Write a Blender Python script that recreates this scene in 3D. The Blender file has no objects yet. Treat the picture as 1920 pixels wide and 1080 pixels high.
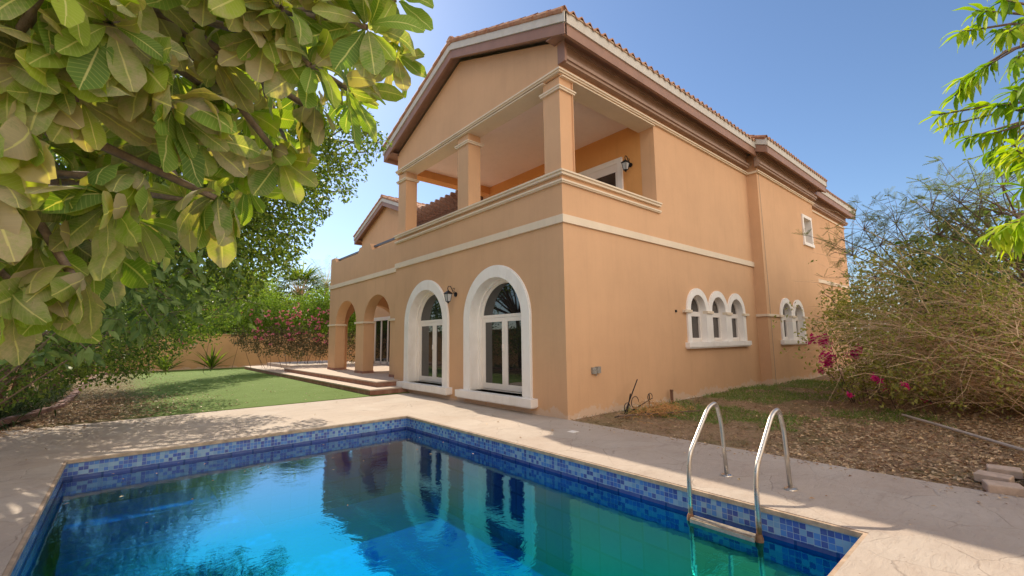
import bpy, bmesh, math, random
from mathutils import Vector, Matrix, noise
R = math.radians
sc = bpy.context.scene
COL = sc.collection
rng = random.Random(7)

# ------------------------------------------------------------------ camera
F_PX = 833.3
YAW, PITCH, ROLL = 0.8607, 0.116, -0.0123
CAM = Vector((-6.3475, -5.8231, 1.5))
fw = Vector((math.cos(YAW)*math.cos(PITCH), math.sin(YAW)*math.cos(PITCH), math.sin(PITCH)))
rt = fw.cross(Vector((0, 0, 1))).normalized(); up = rt.cross(fw)
r2 = rt*math.cos(ROLL) + up*math.sin(ROLL); u2 = -rt*math.sin(ROLL) + up*math.cos(ROLL)
cd = bpy.data.cameras.new('camera'); cam = bpy.data.objects.new('camera', cd); COL.objects.link(cam)
cd.sensor_width = 36; cd.lens = F_PX/1920*36; cd.clip_end = 2000; cd.clip_start = 0.05
cam.matrix_world = Matrix(((r2.x, u2.x, -fw.x, CAM.x), (r2.y, u2.y, -fw.y, CAM.y), (r2.z, u2.z, -fw.z, CAM.z), (0, 0, 0, 1)))
sc.camera = cam
def at(u, v, t):
    d = (fw*F_PX + r2*(u-960) - u2*(v-540)).normalized()
    return CAM + d*t

# ------------------------------------------------------------------ world / sun
SUN = Vector((0.145, 1.13, 1.0)).normalized()
w = bpy.data.worlds.new('World'); sc.world = w; w.use_nodes = True
nt = w.node_tree; bg = nt.nodes['Background']
sky = nt.nodes.new('ShaderNodeTexSky'); sky.sky_type = 'NISHITA'; sky.sun_disc = False
sky.sun_elevation = math.asin(SUN.z); sky.sun_rotation = math.atan2(SUN.x, SUN.y)
sky.air_density = 1.0; sky.dust_density = 0.45; sky.ozone_density = 4.5; sky.altitude = 0
# warm bright veil added to the unseen sky behind the camera as fill light
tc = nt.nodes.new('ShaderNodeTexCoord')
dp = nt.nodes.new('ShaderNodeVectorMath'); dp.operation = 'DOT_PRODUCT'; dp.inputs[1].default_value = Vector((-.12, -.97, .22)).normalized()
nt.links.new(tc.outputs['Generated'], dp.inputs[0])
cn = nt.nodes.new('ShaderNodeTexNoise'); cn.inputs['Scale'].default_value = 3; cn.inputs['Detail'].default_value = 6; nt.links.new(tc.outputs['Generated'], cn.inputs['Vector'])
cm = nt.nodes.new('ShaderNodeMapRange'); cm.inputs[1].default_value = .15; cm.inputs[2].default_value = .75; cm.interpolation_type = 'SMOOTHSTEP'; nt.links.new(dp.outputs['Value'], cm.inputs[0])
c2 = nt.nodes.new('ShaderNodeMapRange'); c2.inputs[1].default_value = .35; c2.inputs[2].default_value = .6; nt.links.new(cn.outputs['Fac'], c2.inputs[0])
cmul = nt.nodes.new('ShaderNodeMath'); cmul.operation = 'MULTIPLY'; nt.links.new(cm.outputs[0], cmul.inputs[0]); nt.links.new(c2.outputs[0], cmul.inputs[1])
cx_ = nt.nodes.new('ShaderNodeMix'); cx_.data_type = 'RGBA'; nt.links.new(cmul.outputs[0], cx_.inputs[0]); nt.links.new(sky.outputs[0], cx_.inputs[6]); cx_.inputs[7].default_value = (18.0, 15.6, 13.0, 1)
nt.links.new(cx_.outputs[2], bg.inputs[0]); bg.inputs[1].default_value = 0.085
sl = bpy.data.lights.new('sun', 'SUN'); sl.energy = 3.0; sl.angle = R(0.5); sl.color = (1, .85, .66)
so = bpy.data.objects.new('sun', sl); COL.objects.link(so)
so.rotation_euler = SUN.to_track_quat('Z', 'Y').to_euler(); so.location = (0, 20, 30)
sc.view_settings.view_transform = 'Standard'; sc.view_settings.look = 'None'; sc.view_settings.gamma = 1
sc.view_settings.exposure = 0.95
sc.render.engine = 'CYCLES'
sc.cycles.max_bounces = 12; sc.cycles.diffuse_bounces = 7; sc.cycles.transparent_max_bounces = 12

# ------------------------------------------------------------------ materials
def newmat(name):
    m = bpy.data.materials.new(name); m.use_nodes = True
    n = m.node_tree; b = n.nodes['Principled BSDF']
    return m, n, b, n.nodes, n.links
def nd(n, t, **kw):
    x = n.nodes.new(t)
    for k, v in kw.items():
        if k.startswith('i_'): x.inputs[k[2:].replace('_', ' ')].default_value = v
        else: setattr(x, k, v)
    return x
def pos(n, scale=(1, 1, 1)):
    g = n.nodes.new('ShaderNodeNewGeometry'); m = n.nodes.new('ShaderNodeMapping')
    m.inputs['Scale'].default_value = scale; n.links.new(g.outputs['Position'], m.inputs[0]); return m.outputs[0]
def noi(n, vec, s, det=4, rough=.6, dist=0):
    x = n.nodes.new('ShaderNodeTexNoise'); x.inputs['Scale'].default_value = s; x.inputs['Detail'].default_value = det
    x.inputs['Roughness'].default_value = rough; x.inputs['Distortion'].default_value = dist
    if vec: n.links.new(vec, x.inputs['Vector'])
    return x.outputs['Fac']
def ramp(n, fac, stops, interp='LINEAR'):
    x = n.nodes.new('ShaderNodeValToRGB'); x.color_ramp.interpolation = interp
    e = x.color_ramp.elements
    while len(e) < len(stops): e.new(.5)
    for el, (p, c) in zip(e, stops):
        el.position = p; el.color = (c, c, c, 1) if isinstance(c, (int, float)) else (*c, 1)
    n.links.new(fac, x.inputs[0]); return x.outputs[0]
def mix(n, fac, a, b, mode='MIX'):
    x = n.nodes.new('ShaderNodeMix'); x.data_type = 'RGBA'; x.blend_type = mode
    for s, v in ((0, fac), (6, a), (7, b)):
        if hasattr(v, 'links'): n.links.new(v, x.inputs[s])
        else: x.inputs[s].default_value = v if s == 0 else (*v, 1)
    return x.outputs[2]
def mth(n, op, a, b=None, c=None, clamp=False):
    x = n.nodes.new('ShaderNodeMath'); x.operation = op; x.use_clamp = clamp
    for i, v in enumerate((a, b, c)):
        if v is None: continue
        if hasattr(v, 'links'): n.links.new(v, x.inputs[i])
        else: x.inputs[i].default_value = v
    return x.outputs[0]
def bump(n, b, h, dist=.01, st=.5):
    x = n.nodes.new('ShaderNodeBump'); x.inputs['Distance'].default_value = dist; x.inputs['Strength'].default_value = st
    n.links.new(h, x.inputs['Height']); n.links.new(x.outputs[0], b.inputs['Normal'])
def xyz(n, vec=None):
    s = n.nodes.new('ShaderNodeSeparateXYZ')
    if vec is None: vec = n.nodes.new('ShaderNodeNewGeometry').outputs['Position']
    n.links.new(vec, s.inputs[0]); return s.outputs

def m_stucco(name, col, wear=True, var=.07, rough=.9):
    m, n, b, N, L = newmat(name)
    p = pos(n)
    n1 = noi(n, p, .6, 5, .6); n2 = noi(n, pos(n, (3, 3, .35)), 1.6, 5, .7); n3 = noi(n, p, 60, 3, .6); n4 = noi(n, p, 9, 5, .7)
    lo = tuple(c*(1-var) for c in col); hi = tuple(min(1, c*(1+var*.8)) for c in col)
    c = mix(n, ramp(n, n1, [(.3, 0), (.7, 1)]), lo, hi)
    streak = ramp(n, n2, [(.5, 0), (.75, 1)])
    c = mix(n, mth(n, 'MULTIPLY', streak, .16), c, tuple(x*.62 for x in col))
    c = mix(n, mth(n, 'MULTIPLY', ramp(n, n4, [(.55, 0), (.7, 1)]), .12), c, tuple(x*.7+.06 for x in col))
    fs = ramp(n, noi(n, pos(n, (5, 5, .12)), 2.4, 4, .7), [(.56, 0), (.7, 1)])
    c = mix(n, mth(n, 'MULTIPLY', fs, .10), c, tuple(x*.6 for x in col))
    if wear:
        z = xyz(n)[2]
        s = mth(n, 'ADD', mth(n, 'MULTIPLY', z, -2.6), mth(n, 'MULTIPLY', noi(n, p, 2.2, 6, .7), 1.9))
        wm = ramp(n, s, [(.62, 0), (.74, 1)])
        c = mix(n, mth(n, 'MULTIPLY', wm, .55), c, (.62, .50, .40))
        s2 = mth(n, 'ADD', mth(n, 'MULTIPLY', z, -3.2), mth(n, 'MULTIPLY', noi(n, p, 5, 6, .75), 1.6))
        wm2 = ramp(n, s2, [(.86, 0), (.93, 1)])
        c = mix(n, mth(n, 'MULTIPLY', wm2, .7), c, (.66, .62, .56))
    L.new(c, b.inputs['Base Color']); b.inputs['Roughness'].default_value = rough; b.inputs['Specular IOR Level'].default_value = .2
    bump(n, b, mth(n, 'ADD', n3, mth(n, 'MULTIPLY', n4, 1.2)), .006, .5)
    return m
def m_plain(name, col, rough=.6, var=.15, sc_=8, metal=0, bmp=.002, spec=.4, dirt=None):
    m, n, b, N, L = newmat(name)
    p = pos(n); f = noi(n, p, sc_, 5, .65)
    c = mix(n, ramp(n, f, [(.3, 0), (.7, 1)]), tuple(x*(1-var) for x in col), tuple(min(1, x*(1+var)) for x in col))
    if dirt:
        f2 = noi(n, pos(n, (2, 2, .6)), 2.5, 6, .7)
        c = mix(n, mth(n, 'MULTIPLY', ramp(n, f2, [(.48, 0), (.72, 1)]), .5), c, dirt)
    L.new(c, b.inputs['Base Color']); b.inputs['Roughness'].default_value = rough; b.inputs['Metallic'].default_value = metal
    b.inputs['Specular IOR Level'].default_value = spec
    if bmp: bump(n, b, noi(n, p, sc_*8, 3), bmp, .4)
    return m
WALLC = (.63, .385, .22)
M = {}
M['wall'] = m_stucco('stucco_orange', WALLC)
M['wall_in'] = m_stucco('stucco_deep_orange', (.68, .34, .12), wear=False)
M['ceiling'] = m_stucco('ceiling_paint', (.86, .74, .66), wear=False, var=.04)
M['cream'] = m_stucco('cream_moulding', (.74, .62, .47), wear=False, var=.08)
M['white'] = m_plain('white_surround', (.84, .80, .75), .7, .03, 2, bmp=.0005, dirt=(.66, .60, .52))
M['frame'] = m_plain('white_window_frame', (.80, .74, .68), .4, .03, 4, bmp=0)
M['fascia_white'] = m_plain('white_fascia', (.55, .52, .46), .6, .08, 5, dirt=(.5, .42, .33))
M['brown'] = m_plain('brown_fascia', (.29, .16, .11), .55, .12, 3, dirt=(.30, .18, .13))
M['frieze'] = m_plain('brown_frieze', (.36, .24, .175), .6, .12, 3, dirt=(.24, .14, .1))
M['dark_metal'] = m_plain('black_iron', (.025, .025, .028), .45, .3, 20, metal=.6)
M['rail'] = m_plain('grey_rail_paint', (.09, .10, .12), .5, .15, 10)
M['lamp_glass'] = m_plain('frosted_lamp_glass', (.45, .46, .46), .3, .1, 30, bmp=0)
M['bark'] = m_plain('bark', (.16, .11, .08), .9, .4, 25, bmp=.01)
M['bark_grey'] = m_plain('plumeria_bark', (.24, .19, .15), .85, .35, 30, bmp=.01)
M['twig'] = m_plain('dry_twig', (.74, .54, .34), .9, .3, 6, bmp=0)
M['brush'] = m_plain('dry_orange_brush', (.50, .27, .10), .9, .35, 12, bmp=0)
M['pipe'] = m_plain('dusty_white_pipe', (.52, .47, .41), .6, .15, 6)
M['block'] = m_plain('concrete_block', (.48, .37, .29), .9, .2, 10, bmp=.006)
M['curb'] = m_plain('planting_kerb_stone', (.27, .16, .135), .9, .3, 7, bmp=.008)
M['step_red'] = m_plain('terracotta_step_riser', (.32, .15, .10), .85, .3, 5, dirt=(.38, .29, .23), bmp=.005)
M['terrace'] = m_plain('terrace_stone', (.52, .42, .34), .8, .1, 2, dirt=(.42, .31, .25))
M['pergola'] = m_plain('pergola_timber', (.17, .095, .065), .7, .35, 8)
M['conc'] = m_plain('old_grey_box', (.27, .25, .22), .6, .3, 30)
M['boundary'] = m_stucco('boundary_wall_paint', (.55, .34, .17), wear=True, var=.15)

def m_tile():
    m, n, b, N, L = newmat('terracotta_roof_tile')
    p = pos(n)
    f = noi(n, p, 3.5, 4, .7); f2 = noi(n, p, 22, 4, .7)
    c = ramp(n, f, [(.25, (.20, .085, .045)), (.45, (.36, .16, .085)), (.62, (.44, .24, .14)), (.8, (.30, .14, .09))])
    c = mix(n, mth(n, 'MULTIPLY', ramp(n, f2, [(.5, 0), (.7, 1)]), .5), c, (.40, .31, .22))
    L.new(c, b.inputs['Base Color']); b.inputs['Roughness'].default_value = .85
    bump(n, b, f2, .008, .5); return m
M['tile'] = m_tile()
M['mortar'] = m_plain('tile_mortar', (.50, .36, .24), .95, .3, 20, bmp=.01)

def m_glass(name, tint=(.012, .012, .013)):
    m, n, b, N, L = newmat(name)
    b.inputs['Base Color'].default_value = (*tint, 1); b.inputs['Roughness'].default_value = .02
    b.inputs['IOR'].default_value = 1.75; b.inputs['Specular IOR Level'].default_value = .6
    bump(n, b, noi(n, pos(n), 1.2, 2), .01, .12)
    return m
M['glass'] = m_glass('dark_door_glass')
M['glass_brown'] = m_plain('bronze_window_glass', (.045, .034, .028), .12, .3, 3, bmp=0, spec=.8)

def m_deck():
    m, n, b, N, L = newmat('stamped_concrete_deck')
    p = pos(n)
    dn = nd(n, 'ShaderNodeTexNoise'); dn.inputs['Scale'].default_value = 1.3; dn.inputs['Detail'].default_value = 5
    L.new(p, dn.inputs['Vector'])
    v = nd(n, 'ShaderNodeVectorMath', operation='MULTIPLY_ADD')
    L.new(dn.outputs['Color'], v.inputs[0]); v.inputs[1].default_value = (.55, .55, .0); L.new(p, v.inputs[2])
    vo = nd(n, 'ShaderNodeTexVoronoi', feature='DISTANCE_TO_EDGE'); vo.inputs['Scale'].default_value = 1.5
    L.new(v.outputs[0], vo.inputs['Vector'])
    vc = nd(n, 'ShaderNodeTexVoronoi', feature='F1'); vc.inputs['Scale'].default_value = 1.5; L.new(v.outputs[0], vc.inputs['Vector'])
    gap = ramp(n, vo.outputs['Distance'], [(0, 1), (.005, .7), (.012, 0)])
    brk = ramp(n, noi(n, p, 1.7, 4, .6), [(.42, .12), (.6, 1)])
    crack = mth(n, 'MULTIPLY', gap, brk)
    f1 = noi(n, p, .8, 6, .65); f2 = noi(n, pos(n, (1, 2.2, 1)), 7, 6, .7, 1.2); f3 = noi(n, p, 60, 3, .6)
    c = ramp(n, f1, [(.25, (.38, .315, .26)), (.5, (.46, .40, .34)), (.75, (.53, .47, .405))])
    sv = nd(n, 'ShaderNodeSeparateColor'); L.new(vc.outputs['Color'], sv.inputs[0])
    c = mix(n, mth(n, 'MULTIPLY', sv.outputs[0], .3), c, (.42, .32, .25))
    c = mix(n, mth(n, 'MULTIPLY', ramp(n, f2, [(.5, 0), (.72, 1)]), .35), c, (.36, .27, .21))
    stain = ramp(n, noi(n, pos(n, (.8, 2.2, 1)), 1.1, 6, .72, .8), [(.55, 0), (.68, 1)])
    c = mix(n, mth(n, 'MULTIPLY', stain, .35), c, (.24, .19, .16))
    spk = ramp(n, noi(n, p, 34, 2, .5), [(.70, 0), (.73, 1)])
    c = mix(n, mth(n, 'MULTIPLY', spk, .6), c, (.16, .11, .08))
    c = mix(n, mth(n, 'MULTIPLY', crack, .38), c, (.16, .12, .095))
    L.new(c, b.inputs['Base Color']); b.inputs['Roughness'].default_value = .78; b.inputs['Specular IOR Level'].default_value = .3
    h = mth(n, 'ADD', mth(n, 'MULTIPLY', crack, -.5), mth(n, 'ADD', mth(n, 'MULTIPLY', f2, 1.1), mth(n, 'MULTIPLY', f3, .12)))
    bump(n, b, h, .02, .55); return m
M['deck'] = m_deck()

def m_turf():
    m, n, b, N, L = newmat('artificial_turf')
    p = pos(n)
    f = noi(n, p, 55, 4, .8); f1 = noi(n, p, .9, 5, .6); f2 = noi(n, p, 6, 5, .7)
    c = mix(n, f, (.07, .13, .018), (.175, .28, .05))
    c = mix(n, mth(n, 'MULTIPLY', ramp(n, f1, [(.35, 0), (.7, 1)]), .4), c, (.20, .30, .085))
    c = mix(n, mth(n, 'MULTIPLY', ramp(n, f2, [(.55, 0), (.75, 1)]), .3), c, (.10, .17, .04))
    s = xyz(n)   # brown litter film toward the planting bed
    t = mth(n, 'ADD', mth(n, 'MULTIPLY', mth(n, 'ADD', s[0], 4.8), -.33), mth(n, 'MULTIPLY', noi(n, p, 3, 6, .8), .9))
    c = mix(n, mth(n, 'MULTIPLY', ramp(n, t, [(.75, 0), (1.0, 1)]), .75), c, (.17, .105, .065))
    L.new(c, b.inputs['Base Color']); b.inputs['Roughness'].default_value = .9; b.inputs['Specular IOR Level'].default_value = .2
    bump(n, b, f, .03, .8); return m
M['turf'] = m_turf()
def m_soil():
    m, n, b, N, L = newmat('dry_soil')
    p = pos(n)
    f = noi(n, p, 1.1, 6, .7); f2 = noi(n, p, 14, 6, .8); f3 = noi(n, p, 60, 4, .8)
    c = ramp(n, f, [(.3, (.34, .21, .13)), (.5, (.44, .30, .19)), (.7, (.50, .37, .24))])
    c = mix(n, mth(n, 'MULTIPLY', ramp(n, f2, [(.45, 0), (.65, 1)]), .6), c, (.13, .08, .05))
    c = mix(n, mth(n, 'MULTIPLY', ramp(n, f3, [(.5, 0), (.65, 1)]), .5), c, (.42, .32, .2))
    g = ramp(n, noi(n, p, .75, 5, .7), [(.5, 0), (.62, 1)])
    c = mix(n, mth(n, 'MULTIPLY', g, .45), c, (.10, .14, .04))
    L.new(c, b.inputs['Base Color']); b.inputs['Roughness'].default_value = .95; b.inputs['Specular IOR Level'].default_value = .1
    bump(n, b, mth(n, 'ADD', f2, f3), .04, .8); return m
M['soil'] = m_soil()

def m_mosaic(name, size, cols, grout, rough=.15, rows=None):
    m, n, b, N, L = newmat(name)
    s = xyz(n); h = mth(n, 'ADD', s[0], s[1])
    a = mth(n, 'DIVIDE', h, size); z = mth(n, 'DIVIDE', mth(n, 'ADD', s[2], 10.004), size)
    cx = nd(n, 'ShaderNodeCombineXYZ')
    L.new(mth(n, 'FLOOR', a), cx.inputs[0]); L.new(mth(n, 'FLOOR', z), cx.inputs[1])
    wn = nd(n, 'ShaderNodeTexWhiteNoise', noise_dimensions='3D'); L.new(cx.outputs[0], wn.inputs['Vector'])
    k = len(cols); c = ramp(n, wn.outputs['Value'], [(i/k, q) for i, q in enumerate(cols)], 'CONSTANT')
    fa = mth(n, 'FRACT', a); fz = mth(n, 'FRACT', z)
    g = mth(n, 'MAXIMUM', mth(n, 'GREATER_THAN', mth(n, 'ABSOLUTE', mth(n, 'SUBTRACT', fa, .5)), .46), mth(n, 'GREATER_THAN', mth(n, 'ABSOLUTE', mth(n, 'SUBTRACT', fz, .5)), .455))
    c = mix(n, mth(n, 'MULTIPLY', noi(n, pos(n), 9, 5, .7), .25), c, (.5, .55, .6))
    c = mix(n, g, c, grout)
    L.new(c, b.inputs['Base Color']); b.inputs['Roughness'].default_value = rough
    bump(n, b, mth(n, 'MULTIPLY', g, -1), .002, .6); return m
M['mosaic'] = m_mosaic('blue_pool_mosaic', .05, [(.004, .03, .26), (.012, .11, .44), (.13, .27, .46), (.008, .06, .36), (.20, .34, .50), (.03, .17, .50)], (.30, .38, .48))
M['bluetile'] = m_mosaic('deep_blue_tile', .3, [(.004, .035, .24), (.006, .045, .28), (.003, .03, .2)], (.02, .06, .2))
def m_poolfloor():
    m, n, b, N, L = newmat('blue_pool_floor')
    p = pos(n)
    f = noi(n, p, 1.1, 6, .7); f2 = noi(n, p, 16, 5, .8)
    c = ramp(n, f, [(.3, (.004, .09, .45)), (.5, (.01, .28, .72)), (.7, (.04, .52, .85))])
    c = mix(n, mth(n, 'MULTIPLY', f2, .6), c, (.004, .06, .22))
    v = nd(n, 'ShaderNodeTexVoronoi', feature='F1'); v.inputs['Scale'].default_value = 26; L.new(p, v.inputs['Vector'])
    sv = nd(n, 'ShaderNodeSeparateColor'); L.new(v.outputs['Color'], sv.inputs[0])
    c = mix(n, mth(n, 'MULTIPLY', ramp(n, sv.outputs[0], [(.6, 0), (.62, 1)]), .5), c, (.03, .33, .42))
    L.new(c, b.inputs['Base Color']); b.inputs['Roughness'].default_value = .6
    return m
M['poolfloor'] = m_poolfloor()
def m_water():
    m, n, b, N, L = newmat('pool_water')
    N.remove(b); out = N['Material Output']
    tr = nd(n, 'ShaderNodeBsdfTransparent'); tr.inputs[0].default_value = (.03, .52, 1.0, 1)
    lw = nd(n, 'ShaderNodeLayerWeight'); lw.inputs['Blend'].default_value = .5
    gl = nd(n, 'ShaderNodeBsdfGlossy'); gl.inputs['Roughness'].default_value = .012
    L.new(ramp(n, lw.outputs['Facing'], [(.0, (.0, .95, 1)), (.56, (.01, 1, .98)), (.66, (.08, .84, .95)), (.75, (.42, .74, .86)), (.86, (.85, .80, .80))]), gl.inputs[0])
    fr = ramp(n, lw.outputs['Facing'], [(0, .2), (.35, .35), (.58, .50), (.72, .54), (.85, .62), (1, 1)])
    bp = nd(n, 'ShaderNodeBump'); bp.inputs['Distance'].default_value = .007; bp.inputs['Strength'].default_value = .35
    L.new(mth(n, 'ADD', noi(n, pos(n), 3.0, 4, .6, .8), mth(n, 'MULTIPLY', noi(n, pos(n, (1, 2, 1)), 14, 3, .6), .12)), bp.inputs['Height']); L.new(bp.outputs[0], gl.inputs['Normal'])
    mx = nd(n, 'ShaderNodeMixShader'); L.new(fr, mx.inputs[0]); L.new(tr.outputs[0], mx.inputs[1]); L.new(gl.outputs[0], mx.inputs[2])
    L.new(mx.outputs[0], out.inputs[0]); return m
M['water'] = m_water()
def m_steel():
    m, n, b, N, L = newmat('weathered_steel')
    p = pos(n); z = xyz(n)[2]
    f = noi(n, p, 14, 5, .7)
    s = mth(n, 'ADD', mth(n, 'MULTIPLY', z, -2.2), mth(n, 'MULTIPLY', f, 1.0))
    rust = ramp(n, s, [(.62, 0), (.95, 1)])
    c = mix(n, mth(n, 'MULTIPLY', ramp(n, f, [(.5, 0), (.7, 1)]), .4), (.60, .57, .52), (.40, .31, .22))
    c = mix(n, rust, c, (.27, .13, .06))
    L.new(c, b.inputs['Base Color']); b.inputs['Metallic'].default_value = .9
    L.new(ramp(n, mth(n, 'ADD', f, rust), [(.3, .22), (1.2, .6)]), b.inputs['Roughness'])
    return m
M['steel'] = m_steel()
M['tread'] = m_plain('stained_tread_steel', (.50, .42, .32), .4, .3, 14, metal=.5, dirt=(.25, .15, .08))
M['dark_tread_patch'] = m_plain('dark_tread_and_water_patch', (.006, .014, .03), .5, .3, 20)  # lower treads, and the added panel imitating the dark patch in the water

def m_leaf(name, cols, trans=.35, veins=False, dust=None, tcol=None, rough=.5):
    m, n, b, N, L = newmat(name)
    a = nd(n, 'ShaderNodeAttribute', attribute_name='rnd')
    k = len(cols)
    c = ramp(n, a.outputs['Fac'], [(i/(k-1), q) for i, q in enumerate(cols)])
    if veins:
        uv = nd(n, 'ShaderNodeUVMap'); s = nd(n, 'ShaderNodeSeparateXYZ'); L.new(uv.outputs[0], s.inputs[0])
        cv = mth(n, 'ABSOLUTE', mth(n, 'SUBTRACT', s.outputs[1], .5))
        mid = ramp(n, cv, [(.0, 1), (.02, 1), (.04, 0)])
        w_ = mth(n, 'FRACT', mth(n, 'MULTIPLY', mth(n, 'SUBTRACT', s.outputs[0], mth(n, 'MULTIPLY', cv, .22)), 17))
        ve = ramp(n, mth(n, 'ABSOLUTE', mth(n, 'SUBTRACT', w_, .5)), [(0, 1), (.07, .5), (.13, 0)])
        edge = ramp(n, cv, [(.46, 0), (.5, 1)])
        c = mix(n, mth(n, 'MULTIPLY', ve, .42), c, (.42, .47, .16))
        c = mix(n, mth(n, 'MULTIPLY', edge, .5), c, (.28, .34, .06))
    if dust:
        f = noi(n, pos(n), 11, 6, .75)
        g = nd(n, 'ShaderNodeNewGeometry'); sg = xyz(n, g.outputs['Normal'])
        bl = nd(n, 'ShaderNodeAttribute', attribute_name='dust')
        d = mth(n, 'ADD', mth(n, 'MULTIPLY', f, .9), mth(n, 'MULTIPLY', bl.outputs['Fac'], .75))
        dm = ramp(n, d, [(.66, 0), (.95, 1)])
        c = mix(n, mth(n, 'MULTIPLY', dm, .8), c, dust)
    if veins: c = mix(n, mth(n, 'MULTIPLY', ramp(n, noi(n, pos(n), 42, 4, .7), [(.66, 0), (.72, 1)]), .6), c, (.16, .09, .04))
    if veins: c = mix(n, mth(n, 'MULTIPLY', mid, .7), c, (.62, .62, .28))
    L.new(c, b.inputs['Base Color']); b.inputs['Roughness'].default_value = rough; b.inputs['Specular IOR Level'].default_value = .35
    out = N['Material Output']
    t = nd(n, 'ShaderNodeBsdfTranslucent')
    L.new(mix(n, 1.0, c, tcol or (1.3, 1.5, .45), 'MULTIPLY'), t.inputs[0])
    mx = nd(n, 'ShaderNodeMixShader'); mx.inputs[0].default_value = trans
    L.new(b.outputs[0], mx.inputs[1]); L.new(t.outputs[0], mx.inputs[2]); L.new(mx.outputs[0], out.inputs[0])
    return m
M['plumeria'] = m_leaf('dusty_plumeria_leaf', [(.075, .15, .03), (.13, .23, .045), (.20, .31, .05), (.30, .40, .05)], .42, True, (.45, .375, .29), (2.1, 2.0, .4), .68)
M['plumeria_far'] = m_leaf('far_plumeria_leaf', [(.07, .12, .03), (.13, .20, .05), (.20, .27, .09)], .3, False, (.32, .29, .21))
M['leaf_dark'] = m_leaf('dark_green_leaf', [(.04, .08, .015), (.08, .14, .028), (.14, .21, .04), (.22, .27, .055)], .4)
M['leaf_mid'] = m_leaf('mid_green_leaf', [(.06, .10, .02), (.11, .17, .028), (.19, .25, .04), (.28, .31, .06)], .45)
M['leaf_light'] = m_leaf('light_green_leaf', [(.10, .17, .03), (.18, .27, .045), (.28, .36, .07)], .45)
M['leaf_grey'] = m_leaf('dusty_shaded_leaf', [(.09, .08, .045), (.15, .13, .07), (.19, .16, .10)], .25)
M['leaf_mango'] = m_leaf('mango_leaf', [(.08, .17, .015), (.16, .28, .018), (.30, .42, .022), (.46, .50, .03)], .5, tcol=(1.5, 1.6, .3))
M['leaf_feather'] = m_leaf('feathery_leaf', [(.14, .18, .09), (.22, .26, .12), (.32, .34, .15)], .35)
M['leaf_olive'] = m_leaf('olive_leaf', [(.20, .22, .06), (.32, .32, .09), (.44, .41, .13)], .4)
M['leaf_pale'] = m_leaf('palm_frond_green', [(.12, .17, .05), (.19, .26, .07), (.28, .35, .11)], .3)
M['flower'] = m_leaf('magenta_bract', [(.50, .015, .15), (.62, .03, .24), (.70, .07, .30)], .35, tcol=(1.3, .6, .9))
M['flower_pink'] = m_leaf('pink_bract', [(.62, .12, .26), (.70, .22, .34), (.66, .34, .30)], .35, tcol=(1.2, .8, .8))
M['litter'] = m_leaf('fallen_leaf', [(.20, .11, .06), (.40, .25, .14), (.56, .40, .24), (.66, .50, .30), (.34, .19, .11)], .1, tcol=(1, 1, 1))
M['grass'] = m_leaf('grass_blade', [(.09, .17, .03), (.15, .24, .05), (.28, .30, .09)], .3)
M['drygrass'] = m_leaf('dry_grass_blade', [(.28, .20, .11), (.36, .27, .15), (.22, .17, .08)], .2, tcol=(1, 1, 1))
M['tuft'] = m_leaf('dark_tuft_blade', [(.02, .04, .012), (.04, .075, .02), (.08, .11, .035)], .3, rough=.95)

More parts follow.
